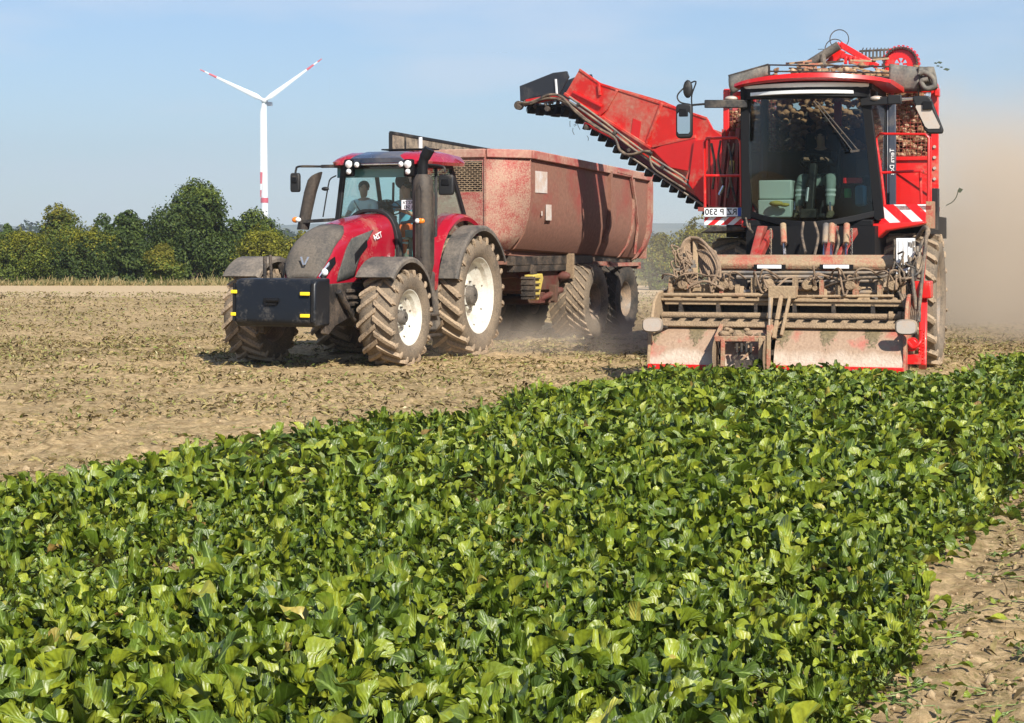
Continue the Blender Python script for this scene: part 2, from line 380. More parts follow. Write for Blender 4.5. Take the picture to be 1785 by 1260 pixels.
def fixn(ob):
    bm = bmesh.new(); bm.from_mesh(ob.data); bmesh.ops.recalc_face_normals(bm, faces=bm.faces); bm.to_mesh(ob.data); bm.free()
    ob.data.polygons.foreach_set('use_smooth', [True]*len(ob.data.polygons)); ob.data.set_sharp_from_angle(angle=R_(30))
# ================================================================ GROUND
def vnoise(x, y, seed=0):
    """smooth value noise on arrays"""
    xi = np.floor(x).astype(np.int64); yi = np.floor(y).astype(np.int64); fx = x-xi; fy = y-yi
    fx = fx*fx*(3-2*fx); fy = fy*fy*(3-2*fy)
    def h(a, b):
        n = (a*374761393 + b*668265263 + seed*1274126177) & 0xffffffff
        n = ((n ^ (n >> 13))*1274126177) & 0xffffffff
        return ((n ^ (n >> 16)) & 0xffff)/65535.0
    return (h(xi,yi)*(1-fx)+h(xi+1,yi)*fx)*(1-fy)+(h(xi,yi+1)*(1-fx)+h(xi+1,yi+1)*fx)*fy
def fbm(x, y, o, seed):
    a = 0; amp = .5
    for i in range(o): a = a+amp*vnoise(x*2**i, y*2**i, seed+i); amp *= .5
    return a
CROP_L = lambda Y: -3.55+.443*(Y-12.6)
CROP_R = lambda Y: 3.84+.355*(Y-14)
def ground_h(x, y):
    """height of the soil: clods, wheel-worn ridges along the rows"""
    x = np.asarray(x, float); y = np.asarray(y, float)
    near = np.clip((60-y)/40, 0, 1)
    h = (fbm(x*1.3, y*1.3, 3, 3)-.45)*.05
    c = fbm(x*7, y*7, 4, 11); h += np.clip(c-.47, 0, 1)*.16*near
    c2 = fbm(x*20, y*20, 2, 23); h += (c2-.37)*.030*near
    # furrows along the direction of travel
    q = x*.92-y*.39
    h += .012*np.sin(q*2*PI/.5+2*fbm(x*.8,y*.8,2,31))*near
    return h*np.where(y > 60, .3, 1)
def ground_hs(x, y): return float(ground_h(np.array([x]), np.array([y]))[0])
def coords(parts):
    out = []
    for a, b, s in parts: out += list(np.arange(a, b, s))
    return np.array(out+[parts[-1][1]])
gx = np.concatenate([[-4000,-1500,-600,-250,-120,-70,-45,-32,-24,-18], coords([(-14,-6,.16),(-6,9,.045),(9,14,.2)]), [18,24,32,45,70,120,250,600,1500,4000]])
gy = np.concatenate([[-60,-10,0,3], coords([(5,11,.04),(11,20,.06),(20,36,.10),(36,60,.3),(60,95,1.0)]), [110,150,220,350,600,1000,2000,3500,6000]])
GX, GY = np.meshgrid(gx, gy); GZ = ground_h(GX, GY)
co = np.stack([GX, GY, GZ], -1).reshape(-1, 3); nx, ny = len(gx), len(gy)
idx = np.arange(nx*ny).reshape(ny, nx)
fc = np.stack([idx[:-1,:-1], idx[:-1,1:], idx[1:,1:], idx[1:,:-1]], -1).reshape(-1, 4)
def np_mesh(name, co, fc, mats, attrs=None, uv=None, smooth=True, matidx=None):
    me = bpy.data.meshes.new(name); k = fc.shape[1]
    me.vertices.add(len(co)); me.vertices.foreach_set('co', co.astype(np.float32).ravel())
    me.loops.add(fc.size); me.loops.foreach_set('vertex_index', fc.astype(np.int32).ravel())
    me.polygons.add(len(fc)); me.polygons.foreach_set('loop_start', np.arange(0, fc.size, k, dtype=np.int32))
    me.polygons.foreach_set('use_smooth', np.full(len(fc), smooth, bool))
    if matidx is not None: me.polygons.foreach_set('material_index', matidx.astype(np.int32))
    if uv is not None:
        ul = me.uv_layers.new(name='leaf'); ul.data.foreach_set('uv', uv[fc.ravel()].astype(np.float32).ravel())
    for n, a in (attrs or {}).items():
        at = me.attributes.new(n, 'FLOAT', 'POINT'); at.data.foreach_set('value', a.astype(np.float32))
    me.update(calc_edges=True)
    for m in (mats if isinstance(mats, list) else [mats]): me.materials.append(M[m] if isinstance(m, str) else m)
    o = bpy.data.objects.new(name, me); COL.objects.link(o); return o
# soil material
m, t, o = nmat('field_soil'); N = t.nodes.new; L = t.links.new; M['soil'] = m
p = N('ShaderNodeBsdfPrincipled'); L(p.outputs[0], o.inputs[0]); p.inputs['Roughness'].default_value = .95; p.inputs['Specular IOR Level'].default_value = .15
g = N('ShaderNodeNewGeometry')
def noise(scale, det=8, rough=.6, vec=None):
    n = N('ShaderNodeTexNoise'); n.inputs['Scale'].default_value = scale; n.inputs['Detail'].default_value = det; n.inputs['Roughness'].default_value = rough
    L(vec or g.outputs['Position'], n.inputs['Vector']); return n.outputs[0]
def ramp(v, stops):
    r = N('ShaderNodeValToRGB'); L(v, r.inputs[0]); e = r.color_ramp.elements
    e[0].position, e[0].color = stops[0][0], lin(stops[0][1]); e[1].position, e[1].color = stops[1][0], lin(stops[1][1])
    for q, c in stops[2:]: x = e.new(q); x.color = lin(c)
    return r.outputs[0]
def mixc(f, a, b, mode='MIX'):
    x = N('ShaderNodeMix'); x.data_type = 'RGBA'; x.blend_type = mode
    if isinstance(f, float): x.inputs[0].default_value = f
    else: L(f, x.inputs[0])
    for s, q in ((6, a), (7, b)):
        if isinstance(q, tuple): x.inputs[s].default_value = lin(q)
        else: L(q, x.inputs[s])
    return x.outputs[2]
mpg = N('ShaderNodeMapping'); mpg.inputs['Rotation'].default_value = (0,0,R_(-23)); mpg.inputs['Scale'].default_value = (1,.35,1); L(g.outputs['Position'], mpg.inputs[0])
base = ramp(noise(9, 9), [(.34,(.25,.165,.08)),(.66,(.63,.46,.255))])
big = ramp(noise(.35, 6, .55, mpg.outputs[0]), [(.35,(.80,.80,.78)),(.65,(1.14,1.12,1.10))])
c = mixc(1.0, base, big, 'MULTIPLY')
# matted leaf remains: brown-olive fibres with a shape of their own
fib = ramp(noise(34, 6, .7), [(.50,(0,0,0)),(.60,(1,1,1))])
patch = ramp(noise(1.1, 5), [(.38,(.15,.15,.15)),(.62,(.9,.9,.9))])
fm = mixc(1.0, fib, patch, 'MULTIPLY')
c = mixc(fm, c, mixc(noise(5,3), (.16,.12,.05), (.26,.23,.08)))
spots_ = ramp(noise(11, 5, .65), [(.57,(0,0,0)),(.64,(.8,.8,.8))])
c = mixc(mixc(1.0, spots_, patch, 'MULTIPLY'), c, mixc(noise(3,3), (.12,.085,.04), (.24,.20,.07)))
# pale headland track beyond the field (a strip of bare dry soil)
sp = N('ShaderNodeSeparateXYZ'); L(g.outputs['Position'], sp.inputs[0])
wob = N('ShaderNodeMath'); wob.operation = 'MULTIPLY_ADD'; L(noise(.12,3), wob.inputs[0]); wob.inputs[1].default_value = 5; L(sp.outputs[1], wob.inputs[2])
def edge(v, a, b):
    r = N('ShaderNodeMapRange'); r.inputs[1].default_value = a; r.inputs[2].default_value = b; L(v, r.inputs[0]); return r.outputs[0]
c = mixc(edge(wob.outputs[0], 65, 69), c, mixc(noise(3,6), (.46,.33,.19), (.58,.44,.27)))
c = mixc(edge(wob.outputs[0], 84.5, 86.5), c, mixc(noise(2,6), (.10,.12,.045), (.24,.20,.09)))
c = mixc(edge(sp.outputs[1], 150, 300), c, (.075,.10,.045))
L(c, p.inputs['Base Color'])
bm_ = N('ShaderNodeBump'); bm_.inputs['Strength'].default_value = .9; bm_.inputs['Distance'].default_value = .03
L(noise(26, 12, .75), bm_.inputs['Height']); L(bm_.outputs[0], p.inputs['Normal'])
tag(np_mesh('ground', co, fc, 'soil'), kind='structure')

# ================================================================ BEET LEAVES
def leafmat(name, cols, veins, rough=.3, trans=.3, coat=.0, aged=True):
    m, t, o = nmat(name); N = t.nodes.new; L = t.links.new
    at = N('ShaderNodeAttribute'); at.attribute_name = 'hue'
    r = N('ShaderNodeValToRGB'); L(at.outputs['Fac'], r.inputs[0]); e = r.color_ramp.elements
    e[0].position, e[0].color = cols[0][0], lin(cols[0][1]); e[1].position, e[1].color = cols[1][0], lin(cols[1][1])
    for q, cc in cols[2:]: x = e.new(q); x.color = lin(cc)
    col = r.outputs[0]
    g = N('ShaderNodeNewGeometry')
    nz = N('ShaderNodeTexNoise'); nz.inputs['Scale'].default_value = 38; nz.inputs['Detail'].default_value = 4; L(g.outputs['Position'], nz.inputs['Vector'])
    mr = N('ShaderNodeMapRange'); mr.inputs[1].default_value = .3; mr.inputs[2].default_value = .7; mr.inputs[3].default_value = .72; mr.inputs[4].default_value = 1.3; L(nz.outputs[0], mr.inputs[0])
    x = N('ShaderNodeMix'); x.data_type = 'RGBA'; x.blend_type = 'MULTIPLY'; x.inputs[0].default_value = 1; L(col, x.inputs[6]); L(mr.outputs[0], x.inputs[7]); col = x.outputs[2]
    p = N('ShaderNodeBsdfPrincipled'); p.inputs['Roughness'].default_value = rough; p.inputs['Coat Weight'].default_value = coat
    p.inputs['Specular IOR Level'].default_value = .38 if veins else .15
    if veins and aged:
        n3 = N('ShaderNodeTexNoise'); n3.inputs['Scale'].default_value = 7; n3.inputs['Detail'].default_value = 3; L(g.outputs['Position'], n3.inputs['Vector'])
        m3 = N('ShaderNodeMapRange'); m3.inputs[1].default_value = .56; m3.inputs[2].default_value = .74; m3.inputs[4].default_value = .75; L(n3.outputs[0], m3.inputs[0])
        x3 = N('ShaderNodeMix'); x3.data_type = 'RGBA'; L(m3.outputs[0], x3.inputs[0]); L(col, x3.inputs[6]); x3.inputs[7].default_value = (.24,.25,.03,1); col = x3.outputs[2]
    bumpin = nz.outputs[0]
    if veins:
        uv = N('ShaderNodeUVMap'); uv.uv_map = 'leaf'; sp = N('ShaderNodeSeparateXYZ'); L(uv.outputs[0], sp.inputs[0])
        ab = N('ShaderNodeMath'); ab.operation = 'SUBTRACT'; L(sp.outputs[0], ab.inputs[0]); ab.inputs[1].default_value = .5
        a2 = N('ShaderNodeMath'); a2.operation = 'ABSOLUTE'; L(ab.outputs[0], a2.inputs[0])
        mid = N('ShaderNodeMapRange'); mid.inputs[1].default_value = .035; mid.inputs[2].default_value = .075; mid.inputs[3].default_value = .75; mid.inputs[4].default_value = 0; L(a2.outputs[0], mid.inputs[0])
        # side veins: v - .7|s| repeating
        ma = N('ShaderNodeMath'); ma.operation = 'MULTIPLY_ADD'; L(a2.outputs[0], ma.inputs[0]); ma.inputs[1].default_value = -.55; L(sp.outputs[1], ma.inputs[2])
        mm = N('ShaderNodeMath'); mm.operation = 'MULTIPLY'; L(ma.outputs[0], mm.inputs[0]); mm.inputs[1].default_value = 52
        si = N('ShaderNodeMath'); si.operation = 'SINE'; L(mm.outputs[0], si.inputs[0])
        sv = N('ShaderNodeMapRange'); sv.inputs[1].default_value = .88; sv.inputs[2].default_value = 1.0; sv.inputs[4].default_value = .22; L(si.outputs[0], sv.inputs[0])
        mxx = N('ShaderNodeMath'); mxx.operation = 'MAXIMUM'; L(mid.outputs[0], mxx.inputs[0]); L(sv.outputs[0], mxx.inputs[1])
        y = N('ShaderNodeMix'); y.data_type = 'RGBA'; L(mxx.outputs[0], y.inputs[0]); L(col, y.inputs[6]); y.inputs[7].default_value = (.22,.30,.07,1); col = y.outputs[2]
        ad = N('ShaderNodeMath'); ad.operation = 'MULTIPLY_ADD'; L(si.outputs[0], ad.inputs[0]); ad.inputs[1].default_value = -.22; L(nz.outputs[0], ad.inputs[2]); bumpin = ad.outputs[0]
    b = N('ShaderNodeBump'); b.inputs['Strength'].default_value = .55; b.inputs['Distance'].default_value = .006; L(bumpin, b.inputs['Height']); L(b.outputs[0], p.inputs['Normal'])
    L(col, p.inputs['Base Color'])
    tr = N('ShaderNodeBsdfTranslucent'); hs = N('ShaderNodeMix'); hs.data_type = 'RGBA'; hs.blend_type = 'MULTIPLY'; hs.inputs[0].default_value = 1
    L(col, hs.inputs[6]); hs.inputs[7].default_value = (1.5,1.7,.5,1); L(hs.outputs[2], tr.inputs[0])
    ms = N('ShaderNodeMixShader'); ms.inputs[0].default_value = trans; L(p.outputs[0], ms.inputs[1]); L(tr.outputs[0], ms.inputs[2]); L(ms.outputs[0], o.inputs[0])
    M[name] = m
leafmat('beet_leaf', [(0,(.018,.040,.004)),(.38,(.078,.120,.008)),(.80,(.24,.275,.020)),(.93,(.25,.26,.03)),(.975,(.34,.27,.06)),(1,(.24,.12,.045))], True, .40, .04)
leafmat('beet_stalk', [(0,(.22,.30,.10)),(.9,(.34,.42,.17)),(1,(.5,.40,.2))], False, .35, .15)
rng = np.random.default_rng(7)
def leaf_field(name, px, py, nleaf, size, zcap, NL, NS, seed, flat=.0):
    """px,py: plant centres. Leaves arch out of each heart. One numpy mesh with stalks."""
    r = np.random.default_rng(seed); n = len(px); K = int(nleaf.sum()); own = np.repeat(np.arange(n), nleaf)
    cx = px[own]+r.normal(0,.018,K); cy = py[own]+r.normal(0,.018,K); sz = size[own]*r.uniform(.72,1.15,K)
    az = r.uniform(0, 2*PI, K)
    inner = r.random(K)                                    # 0 outer flat leaf .. 1 inner upright
    el0 = np.clip(.58+.82*inner+r.normal(0,.32,K), .10, 1.65)*(1-flat)
    Ls = (.055+.075*(1-inner*.35))*sz*r.uniform(.75,1.25,K)     # stalk
    Lb = (.085+.125*r.random(K)**1.3)*sz; Wb = Lb*r.uniform(.09,.195,K)
    curl = np.abs(r.normal(.35,1.05,K)); twist = r.normal(0,.75,K); hue = np.clip(r.beta(1.7,1.9,K)*.86+.10*(size[own]-1), 0, .88)
    odd = r.random(K); hue = np.where(odd > .988, r.uniform(.93,1.0,K), hue); hue = np.where((odd > .95)&(odd <= .988), r.uniform(.84,.92,K), hue)
    dx, dy = np.cos(az), np.sin(az)
    g0 = ground_h(cx, cy)+.02
    def spine(t):   # t -1..0 stalk, 0..1 blade ; integrates a bending angle
        return None
    # march along the leaf
    steps = 3+NL; tt = np.concatenate([np.linspace(0,1,4)[:3], 1+np.linspace(0,1,NL)])
    P = np.zeros((K, len(tt), 3)); ang = el0.copy(); x = np.zeros(K); z = np.zeros(K); A = np.zeros((K, len(tt)))
    for i in range(len(tt)):
        if i > 0:
            d = tt[i]-tt[i-1]
            seg = np.where(tt[i] <= 1.0001, Ls*d, Lb*d)
            ang = ang-np.where(tt[i] <= 1.0001, .25*d, curl*d)*np.where(tt[i] > 1.3, 1.25, .7)
            x = x+np.cos(ang)*seg; z = z+np.sin(ang)*seg
        P[:,i,0] = cx+dx*x; P[:,i,1] = cy+dy*x; P[:,i,2] = z; A[:,i] = ang
    zmax = P[:,:,2].max(1); f = np.minimum(1, zcap(cx,cy)/np.maximum(zmax,.01)); P[:,:,2] *= f[:,None]
    P[:,:,2] = np.maximum(P[:,:,2], .004+.012*r.random((K,1)))+g0[:,None]
    # blade
    l = np.linspace(0,1,NL)**.9; B = P[:,3:,:]; s = np.linspace(-1,1,NS)
    prof = np.sin(PI*np.clip(l*.86+.07,0,1)**.95)**.55; prof[-1] = .42; prof[0] = .18
    nrm = np.stack([-dy, dx, np.zeros(K)], -1)             # sideways
    ph = r.uniform(0,2*PI,(K,2)); wavef = r.uniform(8,14,K) if NL > 9 else r.uniform(5,9,K)
    up = np.stack([-np.sin(A[:,3:])*dx[:,None], -np.sin(A[:,3:])*dy[:,None], np.cos(A[:,3:])], -1)
    V = np.zeros((K,NL,NS,3))
    for j in range(NS):
        wv = np.sin(wavef[:,None]*l[None]+ph[:,(0 if s[j] < 0 else 1)][:,None])*abs(s[j])**1.5
        half = Wb[:,None]*prof[None]*(1+.15*wv)
        tw = twist[:,None]*l[None]*.9
        side = nrm[:,None,:]*np.cos(tw)[...,None]+up*np.sin(tw)[...,None]
        lift = (abs(s[j])**1.6*.55*half+.022*sz[:,None]*wv*prof[None])
        V[:,:,j,:] = B+side*(half*s[j])[...,None]+up*lift[...,None]
    V[...,2] = np.maximum(V[...,2], (g0-.015)[:,None,None])
    nv = NL*NS; base = (np.arange(K)*nv)[:,None]
    ii, jj = np.meshgrid(np.arange(NL-1), np.arange(NS-1), indexing='ij'); q = (ii*NS+jj).ravel()
    F = np.stack([q, q+1, q+NS+1, q+NS], -1)[None]+base[...,None]; F = F.reshape(-1,4)
    uv = np.tile(np.stack([np.broadcast_to(s*.5+.5,(NL,NS)), np.broadcast_to(l[:,None],(NL,NS))], -1).reshape(-1,2), (K,1))
    hv = np.repeat(hue, nv)
    # stalks: three-sided
    SP = P[:,[0,1,2,3,4],:]; rad = (np.array([.0075,.006,.005,.004,.0025])[None]*sz[:,None])
    T = np.zeros((K,5,3,3))
    for k in range(3):
        a = 2*PI*k/3+.3; T[:,:,k,:] = SP+(nrm[:,None,:]*math.cos(a)+np.array([0,0,1.0])*math.sin(a))*rad[...,None]
    nb = len(V.reshape(-1,3)); b2 = (np.arange(K)*15)[:,None]; q = []
    for i in range(4):
        for k in range(3): q.append([i*3+k, i*3+(k+1)%3, i*3+3+(k+1)%3, i*3+3+k])
    F2 = (np.array(q)[None]+b2[...,None]).reshape(-1,4)+nb
    co = np.concatenate([V.reshape(-1,3), T.reshape(-1,3)]); fc = np.concatenate([F, F2])
    uv = np.concatenate([uv, np.zeros((K*15,2))]); hv = np.concatenate([hv, np.repeat(hue,15)])
    mi = np.concatenate([np.zeros(len(F)), np.ones(len(F2))])
    return np_mesh(name, co, fc, ['beet_leaf','beet_stalk'], {'hue':hv}, uv, True, mi)
dirv = np.array([.39,.92]); perp = np.array([.92,-.39])
aa, bb = np.meshgrid(np.arange(-14,14,.42), np.arange(0,42,.155)); aa = aa.ravel()+rng.normal(0,.07,aa.size); bb = bb.ravel()+rng.normal(0,.05,bb.size)
X = aa*perp[0]+bb*dirv[0]-1.2; Y = aa*perp[1]+bb*dirv[1]
wl = CROP_L(Y)+.35*(fbm(Y*.7, Y*0, 3, 5)-.45)*2; wr = CROP_R(Y)+.3*(fbm(Y*.9, Y*0+3, 3, 8)-.45)*2
far = np.where(X > 5.35, 27.3, 25.0-.30*(X-3.4)*0)
ok = (X > wl+.12)&(X < wr-.12)&(Y > 5.4)&(Y < far)&(abs(X) < .285*Y+.5)
# the harvester's own footprint: nothing stands where its topper has passed
hl = (X-3.41)*math.cos(R_(18))-(Y-24)*math.sin(R_(18)); hd = (X-3.41)*math.sin(R_(18))+(Y-24)*math.cos(R_(18))
ok &= ~((hd > -.15)&(hl < 2.3))
X, Y = X[ok], Y[ok]
# shoulder of weaker plants and gaps
gap = fbm(X*.9, Y*.9, 3, 41); keep = (gap > .29)|(rng.random(len(X)) > .6); X, Y, = X[keep], Y[keep]
vig = .60+.92*fbm(X*.8, Y*.8, 3, 17); edged = np.minimum(X-CROP_L(Y), CROP_R(Y)-X); vig = vig*np.clip(.72+edged*.35, .72, 1.05)
zc = lambda x, y: .225+.11*vnoise(x*2, y*2, 9)-np.clip((y-20)/6, 0, 1)*.06
nr = Y < 12.5
tag(leaf_field('beet_leaves', X[nr], Y[nr], rng.integers(34,52,nr.sum()), vig[nr], zc, 12, 7, 1), 'glossy green sugar beet leaves of the nearest rows', 'beet crop', kind='stuff')
fr = ~nr
tag(leaf_field('beet_leaves', X[fr], Y[fr], rng.integers(27,42,fr.sum()), vig[fr], zc, 7, 5, 2), 'glossy green sugar beet leaves in front of the harvester', 'beet crop', kind='stuff')
# torn leaves lying on the soil along both edges of the crop and beyond
def strew(n, seed, fx, fy, sz, mode):
    r = np.random.default_rng(seed); y = fy(r, n); x = fx(r, y, n); return x, y
r5 = np.random.default_rng(55); n = 420
y = 6+22*r5.random(n)**1.3; sd_ = r5.random(n) < .55
x = np.where(sd_, CROP_L(y)-r5.exponential(.35,n), CROP_R(y)+r5.exponential(.30,n)); y = y.clip(5.5,30)
tag(leaf_field('fallen_leaves', x, y, np.ones(n,int)*2, r5.uniform(.35,.75,n), lambda a,b: .05+0*a, 6, 5, 6, flat=.75), 'torn green beet leaves lying on bare soil at the crop edge', 'leaf litter', kind='stuff')

# ================================================================ LITTER AND CLODS ON THE HARVESTED SOIL
leafmat('litter', [(0,(.035,.025,.013)),(.3,(.13,.09,.04)),(.62,(.34,.27,.12)),(.80,(.26,.25,.08)),(.93,(.14,.20,.04)),(1,(.55,.48,.30))], False, .8, .12)
r6 = np.random.default_rng(66)
def scat(n, y0, y1, pw):
    y = y0+(y1-y0)*r6.random(n)**pw; x = (r6.random(n)*2-1)*(.285*y+.6); return x, y
x1, y1 = scat(56000, 11, 36, .8); x2, y2 = scat(64000, 28, 70, .9); x3, y3 = scat(7000, 5.5, 14, 1.0)
x = np.concatenate([x1,x2,x3]); y = np.concatenate([y1,y2,y3])
keep = (x < CROP_L(y)-.02)|(x > CROP_R(y)+.0)|(y > 25.5); keep &= fbm(x*1.1, y*1.1, 3, 71) > .30+.18*r6.random(len(x)); x, y = x[keep], y[keep]; K = len(x)
print('litter', K)
Lh = r6.uniform(.010,.042,K)*(1+y/90); Wd = Lh*r6.uniform(.10,.42,K); az = r6.uniform(0,2*PI,K); pt = r6.normal(0,.38,K); rl = r6.normal(0,.6,K)
d = np.stack([np.cos(az)*np.cos(pt), np.sin(az)*np.cos(pt), np.sin(pt)], -1); sdv = np.stack([-np.sin(az)*np.cos(rl), np.cos(az)*np.cos(rl), np.sin(rl)], -1)
c0 = np.stack([x, y, ground_h(x,y)+.012+Lh*np.abs(np.sin(pt))*.8], -1); upv = np.cross(d, sdv)
V = np.stack([c0-d*Lh[:,None]-sdv*(Wd*.3)[:,None], c0-d*Lh[:,None]+sdv*(Wd*.3)[:,None], c0+sdv*Wd[:,None]+upv*(Lh*.28)[:,None], c0-sdv*Wd[:,None]+upv*(Lh*.28)[:,None], c0+d*Lh[:,None]+sdv*(Wd*.25)[:,None], c0+d*Lh[:,None]-sdv*(Wd*.4)[:,None]], 1)
F = (np.array([[0,1,2,3],[3,2,4,5]])[None]+(np.arange(K)*6)[:,None,None]).reshape(-1,4)
tag(np_mesh('leaf_litter', V.reshape(-1,3), F, 'litter', {'hue':np.repeat(r6.beta(1.25,1.5,K),6)}), 'dry brown shreds of leaf and stalk strewn over the harvested field', 'leaf litter', kind='stuff')
# clods
ico = bmesh.new(); bmesh.ops.create_icosphere(ico, subdivisions=2, radius=1); iv = np.array([v.co[:] for v in ico.verts]); ifc = np.array([[v.index for v in f.verts] for f in ico.faces]); ico.free()
x1, y1 = scat(5200, 5.5, 15, 1); x2, y2 = scat(4500, 13, 42, 1.0)
x = np.concatenate([x1,x2]); y = np.concatenate([y1,y2]); keep = (x < CROP_L(y)-.05)|(x > CROP_R(y)-.1)|(y > 26); x, y = x[keep], y[keep]; K = len(x)
sz = r6.gamma(1.3,.0042,K)+.003; V = np.repeat(iv[None],K,0); wob = 1+.28*np.sin(V@np.array([3.1,4.7,2.3])*1.7+r6.uniform(0,6,K)[:,None])+.15*np.sin(V@np.array([-5.,2.7,6.3])+r6.uniform(0,6,K)[:,None])
V = V*wob[...,None]*sz[:,None,None]*r6.uniform(.6,1.2,(K,1,3)); V += np.stack([x,y,ground_h(x,y)+sz*.35],-1)[:,None,:]
F = (ifc[None]+(np.arange(K)*len(iv))[:,None,None]).reshape(-1,3)
M['clod'] = mat('soil_clod', (.28,.20,.11), .95, 0, .5, dcol=(.42,.31,.18), dscale=3, fine=1, bump=.5, bscale=50)
tag(np_mesh('soil_clods', V.reshape(-1,3), F, 'clod'), 'small dry clods of earth on the bare soil', 'clods', kind='stuff')

# ================================================================ HEDGE, TREES
leafmat('crown_dark', [(0,(.020,.032,.010)),(.5,(.048,.076,.018)),(1,(.12,.155,.035))], False, .5, .2)
leafmat('crown_mid', [(0,(.035,.045,.010)),(.5,(.088,.118,.020)),(1,(.19,.225,.04))], False, .5, .22)
leafmat('crown_olive', [(0,(.05,.055,.010)),(.5,(.15,.14,.020)),(1,(.30,.26,.04))], False, .5, .25)
leafmat('crown_yellow', [(0,(.05,.06,.010)),(.5,(.145,.145,.014)),(1,(.30,.29,.035))], False, .5, .25)
M['bark'] = mat('bark', (.10,.075,.055), .9, 0, .3, dcol=(.16,.13,.10), dscale=4, bump=.6)
def tree(name, label, cat, px, D, wpx, hpx, mats, group=None, n=7000, base=0, trunk=1, seed=0, low=.06, lobes=15, leaf=.12):
    """px centre, D metres away, width and height in picture pixels (1785 wide)"""
    r = np.random.default_rng(seed); k = D/3300; X0 = (px-892.5)*k; Wd = wpx*k; Hh = hpx*k
    root = thing(name, label, cat, (X0, D, base), group=group)
    # lobes spread through the crown
    C = []; 
    for i in range(lobes):
        f = (i+.5)/lobes; z = Hh*(low+(1-low)*f*.90); prof = math.sin(PI*min(1,(.18+.82*f))**1.15)**.55
        rad = Wd*.5*prof; a = r.uniform(0,2*PI); q = rad*math.sqrt(r.random())*.68
        C.append((math.cos(a)*q, math.sin(a)*q*.75, z, max(.17*Wd, rad*r.uniform(.44,.70))))
    n = int(n*2.1); C = np.array(C); pick = r.choice(lobes, n, p=(C[:,3]**2)/(C[:,3]**2).sum())
    u = r.normal(size=(n,3)); u /= np.linalg.norm(u,axis=1)[:,None]; rr = C[pick,3]*(r.random(n)**.28)*(1+.22*(r.random(n) > .93))
    # clumping: twigs
    P = C[pick,:3]+u*rr[:,None]*np.array([1,.85,.85]); cl = np.round(P/(.42)); jit = np.sin(cl@np.array([12.9,78.2,37.7]))*43758.5; jit = jit-np.floor(jit)
    keep = jit > .20; P, u, jit = P[keep], u[keep], jit[keep]; P = P[(P[:,2] > .05)] if False else P
    P[:,2] = np.abs(P[:,2])+.04; K = len(P)
    nn = u+r.normal(0,.55,(K,3))+np.array([0,0,.35]); nn /= np.linalg.norm(nn,axis=1)[:,None]
    t1 = np.cross(nn, r.normal(size=(K,3))); t1 /= np.linalg.norm(t1,axis=1)[:,None]; t2 = np.cross(nn,t1); s = leaf*.62*r.uniform(.5,1.3,K)
    V = np.stack([P-t1*s[:,None], P+t2*(s*.7)[:,None]+nn*(s*.2)[:,None], P+t1*s[:,None], P-t2*(s*.55)[:,None]+nn*(s*.15)[:,None]],1)
    F = np.arange(K*4).reshape(-1,4); hue = np.clip(.15+.55*jit+r.normal(0,.16,K),0,1)
    mi = np.zeros(K)
    if len(mats) > 1: mi = ((P[:,2]/Hh+r.normal(0,.16,K)+.25*(jit-.5)) > (mats[1][1])).astype(int)
    cr = np_mesh('crown', V.reshape(-1,3), F, [mats[0]]+([mats[1][0]] if len(mats) > 1 else []), {'hue':np.repeat(hue,4)}, matidx=mi, smooth=False); cr.parent = root
    if trunk:
        b = MB(); rnd = random.Random(seed); rt = .035*Hh+.04
        for q in range(3 if trunk > 1 else 1):
            ox = rnd.uniform(-.15,.15)*Wd*(q > 0)
            b.tube(smoothpath([(ox,0,-.1),(ox*1.1+rnd.uniform(-.1,.1),0,Hh*.25),(ox*1.4+rnd.uniform(-.2,.2),rnd.uniform(-.2,.2),Hh*.55),(ox*1.6,0,Hh*.68)],3), [rt*(1-.085*i) for i in range(10)], 8)
        for q in range(7):
            z = Hh*rnd.uniform(.2,.5); a = rnd.uniform(0,6.3); l = Wd*rnd.uniform(.15,.3)
            b.tube([(0,0,z),(math.cos(a)*l*.5,math.sin(a)*l*.5,z+l*.35),(math.cos(a)*l,math.sin(a)*l,z+l*.9)],[rt*.4,rt*.25,rt*.08],6)
        b.build('trunk', 'bark', root)
    return root
HG = 'bushes and trees of the field hedge'
def hb(y): return None
T0 = 84
tree('hedge_bush','low dark green bush at the outer end of the hedge, beyond the olive bush','bush', 2,T0+6,60,112,['crown_dark'],HG,4000,seed=1)
tree('hedge_bush','broad olive bush with yellowed top nearest the outer end of the hedge','bush', 48,T0,120,92,['crown_mid',('crown_yellow',.70)],HG,9500,seed=2,lobes=26,leaf=.09)
tree('field_tree','rounded mid green tree behind the two yellow-topped bushes','tree', 104,T0+6,122,135,['crown_mid',('crown_olive',.82)],HG,8000,seed=3)
tree('hedge_bush','dense dark bush with bright yellow-green shoulder beside the narrow dark tree','bush', 150,T0,118,101,['crown_dark',('crown_yellow',.80)],HG,10000,seed=4,lobes=26,leaf=.09)
tree('field_tree','narrow dark green tree between yellow-green bush and tallest tree','tree', 224,T0+1,92,130,['crown_dark'],HG,9500,seed=5,lobes=20)
tree('hedge_bush','small brownish bush low between the two dark trees','bush', 278,T0-.5,74,70,['crown_mid',('crown_olive',.6)],HG,5000,seed=6,leaf=.09)
tree('tall_tree','tallest dark green round-topped tree of the hedge','tree', 338,T0+2,158,180,['crown_dark',('crown_mid',.93)],HG,21000,trunk=2,seed=7,lobes=34,leaf=.12)
tree('hedge_bush','dark bushy tree between the tallest tree and the golden bush','bush', 398,T0+3,78,118,['crown_dark'],HG,7000,seed=8)
tree('hedge_bush','rounded bush with golden yellow leaves behind the tractor mirror','bush', 462,T0,118,100,['crown_olive',('crown_yellow',.55)],HG,10000,seed=9,lobes=26,leaf=.09)
